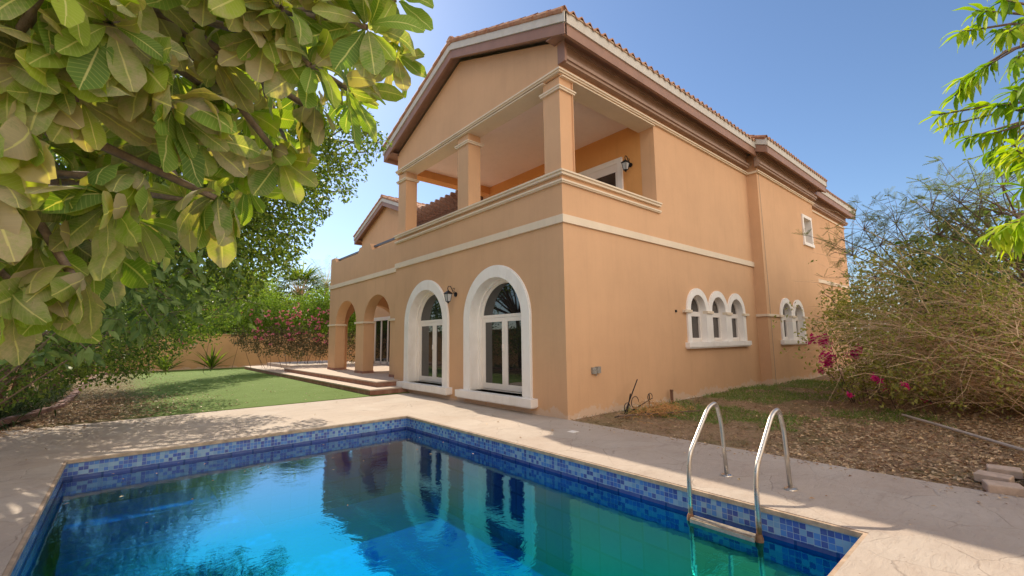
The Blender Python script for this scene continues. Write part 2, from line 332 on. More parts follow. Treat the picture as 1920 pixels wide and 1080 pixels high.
# ------------------------------------------------------------------ mesh building
class MB:
    def __init__(s): s.v = []; s.f = []; s.uv = []; s.r = []; s.d = []; s.leafy = False
    def add(s, vs, fs):
        o = len(s.v); s.v += [tuple(x) for x in vs]; s.f += [tuple(i+o for i in q) for q in fs]
    def box(s, x0, x1, y0, y1, z0, z1):
        s.add([(x0, y0, z0), (x1, y0, z0), (x1, y1, z0), (x0, y1, z0), (x0, y0, z1), (x1, y0, z1), (x1, y1, z1), (x0, y1, z1)],
              [(0, 3, 2, 1), (4, 5, 6, 7), (0, 1, 5, 4), (1, 2, 6, 5), (2, 3, 7, 6), (3, 0, 4, 7)])
        return s
    def tube(s, pts, rad, n=6, cap=True):
        pts = [Vector(p) for p in pts]; k = len(pts)
        if not hasattr(rad, '__len__'): rad = [rad]*k
        o = len(s.v); prev = None
        for i, p in enumerate(pts):
            d = (pts[min(i+1, k-1)]-pts[max(i-1, 0)]).normalized()
            if prev is None:
                a = d.orthogonal().normalized()
            else:
                a = (prev - d*prev.dot(d))
                a = a.normalized() if a.length > 1e-6 else d.orthogonal().normalized()
            prev = a; b = d.cross(a)
            for j in range(n):
                t = 2*math.pi*j/n; q = p+(a*math.cos(t)+b*math.sin(t))*rad[i]; s.v.append(tuple(q))
        for i in range(k-1):
            for j in range(n):
                s.f.append((o+i*n+j, o+i*n+(j+1) % n, o+(i+1)*n+(j+1) % n, o+(i+1)*n+j))
        if cap: s.f.append(tuple(o+j for j in range(n))[::-1]); s.f.append(tuple(o+(k-1)*n+j for j in range(n)))
        return s
    def leaf(s, p, d, nrm, Ln, W, droop=.5, seg=5, r=None, fold=.25, shape='obov', dust=0, cross=True, wave=0):
        s.leafy = True
        d = d.normalized(); side = d.cross(nrm)
        side = side.normalized() if side.length > 1e-5 else d.orthogonal().normalized()
        nn = side.cross(d).normalized()
        r = rng.random() if r is None else r
        o = len(s.v); q = Vector(p); step = Ln/seg
        ph = rng.random()*6
        for i in range(seg+1):
            t = i/seg
            if shape == 'obov': wv = (.04+.96*math.sin(math.pi*min(1, t*.95)**1.5)**.6) if 0 < t < 1 else (.05 if t == 0 else .22)
            elif shape == 'lance': wv = math.sin(math.pi*t**.8)**.9 if 0 < t < 1 else .02
            else: wv = math.sin(math.pi*t**.7) if 0 < t < 1 else .02
            wd = W*.5*wv
            up_ = nn*(wd*fold + (math.sin(t*9+ph)*W*wave))
            if cross:
                s.v += [tuple(q+side*wd+up_), tuple(q), tuple(q-side*wd+up_)]
                s.uv += [(t, 0), (t, .5), (t, 1)]; s.r += [r]*3; s.d += [dust]*3
            else:
                s.v += [tuple(q+side*wd), tuple(q-side*wd)]; s.uv += [(t, 0), (t, 1)]; s.r += [r]*2; s.d += [dust]*2
            if i < seg:
                ang = droop*step/Ln
                rot = Matrix.Rotation(-ang, 3, side)
                # bend toward the ground
                d2 = rot @ d
                if d2.z > d.z: rot = Matrix.Rotation(ang, 3, side); d2 = rot @ d
                d = d2; nn = rot @ nn; q = q+d*step
        c = 3 if cross else 2
        for i in range(seg):
            a = o+i*c
            if cross: s.f += [(a, a+1, a+4, a+3), (a+1, a+2, a+5, a+4)]
            else: s.f += [(a, a+1, a+3, a+2)]
    def quadleaf(s, p, d, nrm, Ln, W, r=None):
        s.leafy = True
        side = d.cross(nrm)
        side = side.normalized() if side.length > 1e-5 else d.orthogonal().normalized()
        r = rng.random() if r is None else r
        W = W*Ln; up_ = side.cross(d)*(W*.18)
        o = len(s.v); m_ = p+d*(Ln*.5)
        s.v += [tuple(p), tuple(m_+side*W*.5+up_), tuple(p+d*Ln-up_), tuple(m_-side*W*.5+up_)]
        s.uv += [(0, .5), (.5, 0), (1, .5), (.5, 1)]; s.r += [r]*4; s.d += [0]*4
        s.f += [(o, o+1, o+2), (o, o+2, o+3)]
    def build(s, name, mat, parent=None, smooth=False, mats=None):
        me = bpy.data.meshes.new(name); me.from_pydata(s.v, [], s.f)
        me.materials.append(mat)
        if s.leafy and len(s.r) == len(s.v):
            a = me.attributes.new('rnd', 'FLOAT', 'POINT'); a.data.foreach_set('value', s.r)
            a = me.attributes.new('dust', 'FLOAT', 'POINT'); a.data.foreach_set('value', s.d)
            ul = me.uv_layers.new(name='UVMap')
            idx = [0]*len(me.loops); me.loops.foreach_get('vertex_index', idx)
            fl = []
            for i in idx: fl += s.uv[i]
            ul.data.foreach_set('uv', fl)
        if smooth: me.polygons.foreach_set('use_smooth', [True]*len(me.polygons))
        me.update()
        o = bpy.data.objects.new(name, me); COL.objects.link(o)
        if parent: o.parent = parent; o.matrix_parent_inverse = Matrix.Translation(-parent.location)
        return o
def empty(name, label, cat, loc=(0, 0, 0), group=None):
    o = bpy.data.objects.new(name, None); COL.objects.link(o); o.location = loc; o.empty_display_size = .2
    o['label'] = label; o['category'] = cat
    if group: o['group'] = group
    return o
def tag(o, label, cat, group=None, kind=None):
    o['label'] = label; o['category'] = cat
    if group: o['group'] = group
    if kind: o['kind'] = kind
    return o
def struct(o): o['kind'] = 'structure'; return o

def slab(plane, d0, d1, outer, holes=()):
    """flat wall with holes; plane 'x': points are (y,z); plane 'y': points are (x,z). returns MB"""
    bm = bmesh.new(); loops = []; edges = []
    def P(a, b, d): return (d, a, b) if plane == 'x' else (a, d, b)
    for lp in [outer]+list(holes):
        vs = [bm.verts.new(P(a, b, d0)) for a, b in lp]; loops.append(vs)
        for i in range(len(vs)): edges.append(bm.edges.new((vs[i], vs[(i+1) % len(vs)])))
    bmesh.ops.triangle_fill(bm, use_beauty=True, use_dissolve=False, edges=edges, normal=(1, 0, 0) if plane == 'x' else (0, 1, 0))
    bm.verts.index_update(); mb = MB()
    n = len(bm.verts); base = [v.co.copy() for v in bm.verts]; tr = [[v.index for v in f.verts] for f in bm.faces]
    back = [Vector((d1, c.y, c.z)) if plane == 'x' else Vector((c.x, d1, c.z)) for c in base]
    fs = [tuple(t) for t in tr]+[tuple(i+n for i in t[::-1]) for t in tr]
    for vs in loops:
        ids = [v.index for v in vs]
        for i in range(len(ids)):
            a, b = ids[i], ids[(i+1) % len(ids)]; fs.append((a, b, b+n, a+n))
    bm.free(); mb.add(base+back, fs)
    # consistent normals
    b2 = bmesh.new(); 
    vv = [b2.verts.new(v) for v in mb.v]
    for f in mb.f:
        try: b2.faces.new([vv[i] for i in f])
        except ValueError: pass
    bmesh.ops.recalc_face_normals(b2, faces=b2.faces); b2.verts.index_update()
    r = MB(); r.v = [tuple(v.co) for v in b2.verts]; r.f = [tuple(v.index for v in f.verts) for f in b2.faces]; b2.free()
    return r
def arch(c, hw, z0, zs, rise=None, n=20):
    rise = hw if rise is None else rise
    return [(c-hw, z0)]+[(c-hw*math.cos(math.pi*i/n), zs+rise*math.sin(math.pi*i/n)) for i in range(n+1)]+[(c+hw, z0)]
def rect(a0, a1, b0, b1): return [(a0, b0), (a1, b0), (a1, b1), (a0, b1)]
def pipe_profile(mb, pts, prof, closed=False):
    pass

# ------------------------------------------------------------------ ground, deck, pool
PX0, PX1, PY0, PY1 = -6.88, -1.95, -4.86, 2.6
def ring(x0, x1, y0, y1, z):
    mb = MB(); hx0, hx1, hy0, hy1 = PX0, PX1, PY0, PY1
    for a, b, c, d in ((x0, hx0, y0, y1), (hx1, x1, y0, y1), (hx0, hx1, y0, hy0), (hx0, hx1, hy1, y1)):
        mb.add([(a, c, z), (b, c, z), (b, d, z), (a, d, z)], [(0, 1, 2, 3)])
    return mb
def ring_e(x0, x1, y0, y1, z, e):
    global PX0, PX1, PY0, PY1
    s = (PX0, PX1, PY0, PY1); PX0 -= e; PX1 += e; PY0 -= e; PY1 += e
    m = ring(x0, x1, y0, y1, z); PX0, PX1, PY0, PY1 = s; return m
struct(ring_e(-400, 400, -400, 400, -.06, .3).build('ground', M['soil']))
# deck slab with a rounded lip at the pool
mb = MB()
def deckbox(x0, x1, y0, y1): mb.box(x0, x1, y0, y1, -.055, 0)
deckbox(-8.9, PX0-.0, -12, 6.2); deckbox(PX1, -.0, -12, 6.2); deckbox(PX0, PX1, -12, PY0); deckbox(PX0, PX1, PY1, 6.2)
deck = struct(mb.build('pool_deck', M['deck']))
# coping lip just under the deck edge
mb = MB(); e = .03
mb.box(PX0, PX1, PY1-e, PY1, -.045, -.006); mb.box(PX0, PX1, PY0, PY0+e, -.045, -.006)
mb.box(PX0, PX0+e, PY0+e, PY1-e, -.045, -.006); mb.box(PX1-e, PX1, PY0+e, PY1-e, -.045, -.006)
M['lip'] = m_plain('tan_coping_lip', (.42, .31, .22), .85, .3, 9, bmp=.006, dirt=(.2, .16, .13))
pool = empty('swimming_pool', 'rectangular swimming pool lined with blue and white mosaic tiles, set in the stone deck', 'swimming pool', (-4.4, -1.1, 0))
mb.build('coping_edge', M['lip'], pool)
WZ = -.25
def poolwalls(z0, z1, inset=0):
    mb = MB(); a, b, c, d = PX0+inset, PX1-inset, PY0+inset, PY1-inset
    mb.add([(a, c, z0), (b, c, z0), (b, d, z0), (a, d, z0), (a, c, z1), (b, c, z1), (b, d, z1), (a, d, z1)],
           [(0, 4, 5, 1), (1, 5, 6, 2), (2, 6, 7, 3), (3, 7, 4, 0)])
    return mb
poolwalls(-.212, -.03, .012).build('mosaic_band', M['mosaic'], pool)
poolwalls(-1.5, -.208, .004).build('basin_wall', M['bluetile'], pool)
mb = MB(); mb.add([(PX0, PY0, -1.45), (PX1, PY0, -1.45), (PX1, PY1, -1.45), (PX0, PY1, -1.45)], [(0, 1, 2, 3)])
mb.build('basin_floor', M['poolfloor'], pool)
mb = MB()   # submerged corner steps
for k in range(3):
    mb.box(PX0+.1, PX0+1.6+.3*k, PY1-1.0-.3*k, PY1-.1, -1.44, -.62-.25*k)
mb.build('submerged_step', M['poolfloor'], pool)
mb = MB(); mb.add([(PX0, PY0, WZ), (PX1, PY0, WZ), (PX1, PY1, WZ), (PX0, PY1, WZ)], [(0, 1, 2, 3)])
struct(mb.build('water', M['water']))
# small square deck lid
mb = MB(); mb.box(-.82, -.68, -.86, -.72, 0, .005); dl = mb.build('deck_lid', M['white'])
dl.location = (.0, .0, .0); tag(dl, 'small pale rectangular cover plate let into the shaded deck near the villa corner', 'cover plate')

# lawn
mb = MB(); mb.box(-7.55, -.0, 6.215, 26.3, -.055, .012)
struct(mb.build('lawn', M['turf']))
# right garden soil, slightly uneven
mb = MB(); nx, ny = 70, 50
for j in range(ny+1):
    for i in range(nx+1):
        x = .0+i*26/nx; y = .3-j*14/ny
        z = -.035+.05*noise.noise(Vector((x*.5, y*.5, 0)))+.025*noise.noise(Vector((x*1.7, y*1.7, 3)))
        z = min(z, .04); z = z if x > .4 else min(z, -.012)
        mb.v.append((x, y, z))
for j in range(ny):
    for i in range(nx):
        a = j*(nx+1)+i; mb.f.append((a, a+nx+1, a+nx+2, a+1))
struct(mb.build('garden_soil', M['soil'], smooth=True))
# planting kerb along the left bed
kp = [(-8.9, 5.6), (-8.25, 6.4), (-8.1, 7.3), (-7.75, 8.3), (-7.5, 9.4), (-7.45, 12), (-7.5, 16), (-7.4, 20), (-7.3, 24), (-6.6, 25.7)]
mb = MB()
cnt = 0
for i in range(len(kp)-1):
    a = Vector((*kp[i], 0)); b = Vector((*kp[i+1], 0)); L_ = (b-a).length; n = max(1, round(L_/.5)); d = (b-a)/n; u = d.normalized(); s_ = Vector((-u.y, u.x, 0))*.09
    for k in range(n):
        p = a+d*k; q = p+d*.97; h = .10+.012*math.sin(cnt*2.3); cnt += 1
        mb.add([p-s_, q-s_, q+s_, p+s_]+[c_+Vector((0, 0, h)) for c_ in (p-s_*.85, q-s_*.85, q+s_*.85, p+s_*.85)], [(4, 5, 6, 7), (0, 1, 5, 4), (1, 2, 6, 5), (2, 3, 7, 6), (3, 0, 4, 7)])
struct(mb.build('planting_kerb', M['curb']))

# ------------------------------------------------------------------ VILLA
V = empty('villa', 'two storey orange stucco villa with tiled gable roof, corner balcony and arched white doors', 'house')
Ly = 7.24
D1, D2 = 2.175, 5.32
DR, DO, DZ0, DZS = .92, 1.205, .31, 1.99
# facade A: lower wall + balcony parapet
slab('x', 0, .4, rect(0, Ly, -.06, 4.76), [arch(D1, DO-.06, DZ0, DZS)[::-1], arch(D2, DO-.06, DZ0, DZS)[::-1]]).build('wall', M['wall'], V)
# facade B: wall with balcony opening and window recesses
WB = [5.22, 6.42, 7.62]; WC = [10.85, 12.05]; HW = .42
outerB = [(.4, -.06), (9.19, -.06), (9.19, 7.55), (.4, 7.55)]
slab('y', 0, .4, outerB, [[(.4001+.0, 4.76), (3.49, 4.76), (3.49, 6.9), (.4001, 6.9)]][:0]+[rect(.42, 3.49, 4.76, 6.9)]+[arch(c, HW+.1, 1.32, 2.22) for c in WB]).build('wall', M['wall'], V)
MB().box(.02, .42, .4, .401, 4.0, 4.01).build('wall', M['wall'], V) if False else None
# remaining pier strip next to the opening on B is the corner column; top beams
mb = MB(); mb.box(0, .4, 0, .4, 6.9, 7.55); mb.build('wall', M['wall'], V)
# block two
def arches2(): return [arch(c, HW+.1, 1.32, 2.22) for c in WC]+[rect(13.5, 14.42, 5.2, 6.2)]
slab('y', -.33, .07, rect(9.19, 14.9, -.06, 7.6), arches2()).build('wall', M['wall'], V)
MB().box(9.19, 9.6, .07, .4, -.06, 7.6).build('wall', M['wall'], V)
# block three + back volumes
MB().box(14.9, 21.2, 0.0, .4, -.06, 7.6).build('wall', M['wall'], V)
MB().box(20.8, 21.2, .4, 7.2, -.06, 7.6).build('wall', M['wall'], V)
MB().box(14.6, 14.9, .07, .4, -.06, 7.6).build('wall', M['wall'], V)
MB().box(3.5, 20.8, 6.84, Ly, -.06, 7.5).build('wall', M['wall'], V)
# pediment
slab('x', 0.0, .35, [(.4, 7.15), (.4, 7.4), (.0, 7.56)][0:0]+[(-.0, 7.55), (-.0, 6.9), (Ly, 6.9), (Ly, 7.55), (3.62, 9.05)]).build('gable_wall', M['wall'], V) if False else None
slab('x', .0, .4, [(.4, 6.9), (Ly, 6.9), (Ly, 7.6), (3.62, 9.03), (.4, 7.77)]).build('gable_wall', M['wall'], V)
slab('x', .0, .399, [(0, 7.55), (.4, 7.55), (.4, 7.77), (0, 7.6)]).build('gable_wall', M['wall'], V)
# side (left) of the balcony: parapet and beam
MB().box(.4, 3.5, Ly-.4, Ly, -.06, 4.76).build('wall', M['wall'], V)
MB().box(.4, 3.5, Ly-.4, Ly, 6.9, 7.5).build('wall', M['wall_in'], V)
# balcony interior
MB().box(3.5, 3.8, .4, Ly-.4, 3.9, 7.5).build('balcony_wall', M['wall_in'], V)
MB().box(.4, 3.5, .4, Ly-.4, 7.15, 7.2).build('balcony_ceiling', M['ceiling'], V)
MB().box(.4, 3.5, .4, Ly-.4, 3.8, 3.95).build('balcony_floor', M['terrace'], V)
# inner faces of the parapet and beams stay orange; beam soffits are cream
mb = MB(); mb.box(-.05, .44, .42, Ly-.42, 6.875, 6.898); mb.box(.05, 3.49, -.05, .44, 6.872, 6.897)
mb.build('beam_soffit', M['cream'], V)

def corner_mould(z0, z1, pr, x_end, name='moulding', mat='cream', y_end=Ly, step=0):
    mb = MB(); mb.box(-pr, 0, -pr, y_end, z0, z1); mb.box(0, x_end, -pr, 0, z0, z1)
    if step: mb.box(-pr-step, -pr, -pr-step, y_end, z1-.035, z1); mb.box(-pr, x_end, -pr-step, -pr, z1-.035, z1)
    return mb.build(name, M[mat], V)
corner_mould(3.79, 3.95, .045, 9.19, 'string_course')
corner_mould(4.76, 4.85, .07, 3.57, 'parapet_cap', step=.03)
mb = MB(); mb.box(0, .4, 0, Ly, 4.7605, 4.85); mb.box(.4, 3.49, 0, .4, 4.7605, 4.85); mb.box(.4, 3.5, Ly-.4, Ly, 4.7605, 4.85); mb.build('parapet_cap', M['cream'], V)
corner_mould(4.60, 4.66, .05, 3.57, 'moulding', step=.02)
corner_mould(6.93, 7.0, .06, 9.13, 'moulding', step=.03)
mb = MB(); mb.box(3.5, 9.19, -.0, 0, 0, 0) if False else None
# block 2 mouldings
mb = MB(); mb.box(9.13, 14.96, -.39, -.33, 6.93, 7.0); mb.box(9.13, 9.19, -.33, 0, 6.93, 7.0); mb.box(9.10, 14.99, -.42, -.39, 6.965, 7.0); mb.build('moulding', M['cream'], V)
mb = MB(); mb.box(9.14, 10.22, -.38, -.33, 2.15, 2.23); mb.box(9.14, 9.19, -.33, 0, 2.15, 2.23); mb.build('moulding', M['cream'], V)
mb = MB(); mb.box(14.9, 21.25, -.05, 0, 3.79, 3.95); mb.build('string_course', M['cream'], V)
mb = MB(); mb.box(14.9, 21.25, -.05, 0, 6.93, 7.0); mb.build('moulding', M['cream'], V)
# frieze under the eaves
def frieze(x0, x1, y):
    mb = MB(); mb.box(x0, x1, y-.10, y, 7.30, 7.56); mb.box(x0, x1, y-.15, y, 7.11, 7.17); mb.box(x0, x1, y-.19, y, 7.17, 7.24); mb.box(x0, x1, y-.13, y, 7.24, 7.30)
    mb.box(x0, x1, y-.14, y, 7.50, 7.58)
    mb.build('frieze', M['frieze'], V)
frieze(-.012, 9.04, 0); frieze(9.04, 15.0, -.33); frieze(15.0, 21.3, 0)
mb = MB(); mb.box(-.03, .03, -.2, -.002, 7.10, 7.57); mb.build('frieze_end', M['brown'], V)

# columns with capitals
def column(y0, y1, x1, xo=.0):
    c = MB().box(.0+xo, x1, y0, y1, 4.85, 6.875).build('column', M['wall'], V)
    mb = MB(); x0 = xo
    mb.box(x0-.045, x1+.045, y0-.045, y1+.045, 6.60, 6.64); mb.box(x0-.065, x1+.065, y0-.065, y1+.065, 6.64, 6.67)
    mb.build('capital', M['cream'], c)
    MB().box(x0-.012, x1+.012, y0-.012, y1+.012, 4.852, 4.9).build('column_base', M['cream'], c)
column(.03, .50, .42, .03); column(3.27, 3.76, .42, .03); column(6.70, 7.21, .42, .03)

# balcony door
f = MB(); y0, y1, zt = .97, 2.95, 6.38
f.box(3.44, 3.5, y0, y0+.14, 3.95, zt-.14); f.box(3.44, 3.5, y1-.14, y1, 3.95, zt-.14); f.box(3.44, 3.5, y0, y1, zt-.14, zt)
bd = f.build('balcony_door', M['white'], V)
MB().box(3.455, 3.5, y0+.14, y1-.14, 6.02, zt-.14).build('shutter_box', M['frame'], bd)
mb = MB(); mb.box(3.46, 3.5, y0+.14, y0+.22, 3.95, 6.02); mb.box(3.46, 3.5, 1.90, 2.0, 3.95, 6.02); mb.box(3.46, 3.5, y1-.22, y1-.14, 3.95, 6.02); mb.build('frame', M['frame'], bd)
MB().box(3.475, 3.5, y0+.22, y1-.22, 3.95, 6.02).build('glass', M['glass_brown'], bd)

# arched french doors
def ringfaces(plane, d0, d1, outer, inner):
    """open-bottomed arch band between two arch outlines, extruded d0..d1"""
    mb = MB(); n = len(outer)
    def P(a, b, d): return (d, a, b) if plane == 'x' else (a, d, b)
    vs = [P(a, b, d0) for a, b in outer]+[P(a, b, d0) for a, b in inner]+[P(a, b, d1) for a, b in outer]+[P(a, b, d1) for a, b in inner]
    fs = []
    for i in range(n-1):
        fs += [(i, i+1, n+i+1, n+i), (2*n+i, 3*n+i, 3*n+i+1, 2*n+i+1), (i, 2*n+i, 2*n+i+1, i+1), (n+i, n+i+1, 3*n+i+1, 3*n+i)]
    fs += [(0, n, 3*n, 2*n), (n-1, 3*n-1, 4*n-1, 2*n-1)]
    b2 = bmesh.new(); vv = [b2.verts.new(v) for v in vs]
    for q in fs: b2.faces.new([vv[i] for i in q])
    bmesh.ops.recalc_face_normals(b2, faces=b2.faces); b2.verts.index_update()
    mb.v = [tuple(v.co) for v in b2.verts]; mb.f = [tuple(v.index for v in q.verts) for q in b2.faces]; b2.free()
    return mb
def french_door(c):
    n = 36
    s = ringfaces('x', -.045, .36, arch(c, DO, DZ0, DZS, n=n), arch(c, DR+.03, DZ0, DZS, n=n))
    surround = s.build('french_door', M['white'], V)
    ringfaces('x', -.03, .05, arch(c, DO+.025, DZ0, DZS, n=n), arch(c, DO, DZ0, DZS, n=n)).build('outer_moulding', M['white'], surround)
    ringfaces('x', .22, .36, arch(c, DR+.03, DZ0, DZS, n=n), arch(c, DR-.02, DZ0, DZS, n=n)).build('inner_moulding', M['white'], surround)
    mb = MB(); mb.box(-.20, .40, c-DO-.17, c+DO+.14, .15, .31); mb.box(-.17, .40, c-DO-.14, c+DO+.11, .125, .15); mb.build('sill', M['white'], surround)
    # frame: transom bar, stiles, arched head
    R_ = DR-.02
    fr = ringfaces('x', .30, .37, arch(c, R_, DZ0, DZS, n=n), arch(c, R_-.055, DZ0, DZS, n=n))
    fr.box(.29, .38, c-R_, c+R_, DZS+.04, DZS+.11)
    fr.box(.30, .37, c-R_+.055, c+R_-.055, DZ0, DZ0+.03)
    frame = fr.build('frame', M['frame'], surround)
    for s_ in (-1, 1):
        a0, a1 = (c-R_+.056, c-.003) if s_ < 0 else (c+.003, c+R_-.056)
        b = MB(); z0, z1, t = DZ0+.04, DZS+.035, .095
        b.box(.285, .335, a0, a0+t, z0, z1); b.box(.285, .335, a1-t, a1, z0, z1); b.box(.285, .335, a0+t, a1-t, z0, z0+.13); b.box(.285, .335, a0+t, a1-t, z1-t, z1)
        b.box(.335, .37, a0, a0+.04, z0, z1)
        if s_ > 0: b.box(.25, .285, c+.035, c+.06, 1.25, 1.39)
        b.build('door_leaf', M['frame'], surround)
        MB().box(.306, .318, a0+t, a1-t, z0+.13, z1-t).build('glass', M['glass'], surround)
    g = [(a, b) for a, b in arch(c, R_-.055, DZS+.11, DZS+.0001, n=n)[1:-1] if b >= DZS+.09]
    g = [(g[0][0], DZS+.11)]+g[1:-1]+[(g[-1][0], DZS+.11)]
    slab('x', .315, .325, g).build('glass', M['glass'], surround)
for c in (D1, D2): french_door(c)
# dark rooms behind doors
M['room'] = m_plain('dark_room', (.03, .026, .022), .9, .1, 3, bmp=0)

# arched windows on the side
def win_group(cs, y, name='arched_window'):
    n = 24; x0, x1 = cs[0]-.6, cs[-1]+.6
    for c in cs:
        wgt = ringfaces('y', y-.045, y+.20, arch(c, .6, 1.38, 2.22, n=n), arch(c, HW, 1.38, 2.22, n=n)).build('window', M['white'], V)
        fr = ringfaces('y', y+.13, y+.19, arch(c, HW-.002, 1.38, 2.22, n=n), arch(c, HW-.035, 1.38, 2.22, n=n))
        fr.box(c-HW, c+HW, y+.12, y+.195, 2.14, 2.2); fr.box(c-HW+.035, c+HW-.035, y+.13, y+.185, 1.38, 1.42)
        fr.box(c-HW+.035, c-HW+.095, y+.11, y+.16, 1.42, 2.14); fr.box(c+HW-.095, c+HW-.035, y+.11, y+.16, 1.42, 2.14)
        fr.box(c-HW+.095, c+HW-.095, y+.11, y+.16, 1.42, 1.49); fr.box(c-HW+.095, c+HW-.095, y+.11, y+.16, 2.07, 2.14)
        fr.build('frame', M['frame'], wgt)
        g = slab('y', y+.165, y+.175, arch(c, HW-.02, 1.40, 2.22, n=n)); g.build('glass', M['glass_brown'], wgt)
    mb = MB()
    mb.box(x0-.12, x1+.12, y-.12, y+.19, 1.25, 1.38); mb.box(x0-.09, x1+.09, y-.09, y, 1.215, 1.25)
    mb.build('window_sill', M['white'], V)
    for k in range(len(cs)+1):
        mb = MB()
        xx = cs[0]-.6+k*1.2
        if k == 0: a, b = xx-.18, xx+.19
        elif k == len(cs): a, b = xx-.19, xx+.18
        else: a, b = xx-.19, xx+.19
        mb.box(a, b, y-.085, y+.05 if 0 < k < len(cs) else y, 2.15, 2.22)
        mb.build('impost', M['cream'], V)
win_group(WB, 0); win_group(WC, -.33)
# little upper window
mb = MB(); mb.box(13.40, 13.52, -.38, -.1, 5.12, 6.28); mb.box(14.40, 14.52, -.38, -.1, 5.12, 6.28); mb.box(13.52, 14.40, -.38, -.1, 6.16, 6.28); mb.box(13.36, 14.56, -.40, -.1, 5.04, 5.16)
uw = mb.build('window', M['white'], V)
mb = MB(); mb.box(13.52, 13.6, -.14, -.08, 5.16, 6.16); mb.box(14.32, 14.4, -.14, -.08, 5.16, 6.16); mb.box(13.6, 14.32, -.14, -.08, 6.08, 6.16); mb.box(13.6, 14.32, -.14, -.08, 5.16, 5.24); mb.build('frame', M['frame'], uw)
MB().box(13.6, 14.32, -.12, -.1, 5.24, 6.08).build('glass', M['glass_brown'], uw)

# roofs
SL = .39
def tiles(x0, x1, ye, yr, ze, name='roof_tiles', sgn=1):
    """barrel tiled slope; eave at y=ye (height ze) up to ridge y=yr"""
    mb = MB(); run = abs(yr-ye); sg = 1 if yr > ye else -1
    nc = max(2, round(run/.38)); nb = round((x1-x0)/.25); seg = 8; A = .055
    dx = (x1-x0)/nb
    for k in range(nc):
        a0, a1 = k/nc*run-.02, (k+1)/nc*run+.05
        lift = .03
        o = len(mb.v)
        for i in range(nb*seg+1):
            x = x0+i*dx/seg; ph = (i % seg)/seg*2*math.pi
            h = A*math.cos(ph)
            h = h*1.15 if h > 0 else h*.75
            jit = .008*math.sin((i//seg)*12.9+k*4.1)
            for (a, l) in ((a0, lift+jit), (a1, 0)):
                mb.v.append((x, ye+sg*a, ze+a*SL+.075+h+l))
            mb.v.append((x, ye+sg*a0, ze+a0*SL+.075+h+lift+jit-.03))
        for i in range(nb*seg):
            b = o+i*3; mb.f += [(b, b+3, b+4, b+1), (b, b+2, b+5, b+3)]
    return mb.build(name, M['tile'], V, smooth=False)
def roof(x0, x1, y0, y1, ze, rake0=True, rake1=False, mort=True):
    yr = (y0+y1)/2; zr = ze+(yr-y0)*SL
    t1 = tiles(x0-.03, x1+.03, y0-.04, yr, ze-.02); t2 = tiles(x0-.03, x1+.03, y1+.04, yr, ze-.02)
    rd = MB(); n = round((x1-x0)/.4)
    for i in range(n):
        xa = x0-.05+i*(x1-x0+.1)/n; xb = xa+(x1-x0+.1)/n+.04
        rd.tube([(xa, yr, zr+.09), (xb, yr, zr+.075)], [.12, .10], 10)
    rd.build('ridge_tiles', M['tile'], V)
    # deck plate
    mb = MB()
    for ya, yb in ((y0, yr), (y1, yr)):
        mb.add([(x0, ya, ze), (x1, ya, ze), (x1, yb, zr), (x0, yb, zr), (x0, ya, ze-.05), (x1, ya, ze-.05), (x1, yb, zr-.05), (x0, yb, zr-.05)],
               [(0, 1, 2, 3), (4, 7, 6, 5), (0, 4, 5, 1), (0, 3, 7, 4), (1, 5, 6, 2)])
    mb.build('roof_plate', M['fascia_white'], V)
    # eave fascia (white over brown) and soffit, both long sides
    for y, s in ((y0, 1), (y1, -1)):
        a, b = sorted((y-.025*s, y+.04*s)); MB().box(x0, x1, a, b, ze-.17, ze+.045).build('white_fascia', M['fascia_white'], V)
        a, b = sorted((y+.005*s, y+.07*s)); MB().box(x0+.03, x1-.03, a, b, ze-.40, ze-.17).build('brown_fascia', M['brown'], V)
        mb = MB(); mb.box(x0+.05, x1-.05, *sorted((y+.07*s, y+.55*s)), ze-.26, ze-.235); mb.build('soffit', M['brown'], V)
    def rake(x, s):
        th = .0
        for nm, mt, zt, zb, xo, xi in (('white_fascia', 'fascia_white', .045, -.17, -.025, .04), ('brown_fascia', 'brown', -.17, -.40, .005, .07)):
            xa, xb = sorted((x+xo*s, x+xi*s)); e_ = .025 if nm[0] == 'w' else -.005
            pts = [(y0-e_, ze+zt-e_*SL*0), (yr, zr+zt+.02), (y1+e_, ze+zt), (y1+e_, ze+zb), (yr, zr+zb), (y0-e_, ze+zb)]
            slab('x', xa, xb, pts).build(nm, M[mt], V)
        xa, xb = sorted((x+.07*s, x+.32*s))
        slab('x', xa, xb, [(y0+.06, ze-.24), (yr, zr-.24), (y1-.06, ze-.24), (y1-.06, ze-.27), (yr, zr-.27), (y0+.06, ze-.27)]).build('soffit', M['brown'], V)
        # verge tiles lying along the rake
        vt = MB()
        for ya, yb in ((y0, yr), (y1, yr)):
            n = round(abs(yb-ya)/.4)
            for i in range(n):
                fa, fb = i/n, (i+1)/n+.03
                vt.tube([(x-.0*s, ya+(yb-ya)*fa, ze+(zr-ze)*fa+.085), (x, ya+(yb-ya)*fb, ze+(zr-ze)*fb+.075)], [.078, .062], 8)
        vt.build('verge_tiles', M['tile'], V)
    if rake0: rake(x0, 1)
    if rake1: rake(x1, -1)
    if mort:
        mb = MB(); nb = round((x1-x0)/.25)
        mb.box(x0, x1, y0-.045, y0+.02, ze+.045, ze+.075); mb.build('mortar_line', M['mortar'], V)
roof(-.30, 9.0, -.45, 7.69, 7.82)
roof(8.87, 15.3, -.80, 8.04, 7.82, True, True)
roof(14.2, 21.6, -.46, 7.70, 7.80, False, True)
# downpipe cable at the junction
MB().tube([(9.02, -.47, 7.8), (9.0, -.36, 7.35), (9.21, -.36, 7.1), (9.3, -.345, 6.8), (9.4, -.345, 3.0), (9.42, -.345, 0)], .005, 5).build('cable', M['conc'], V)

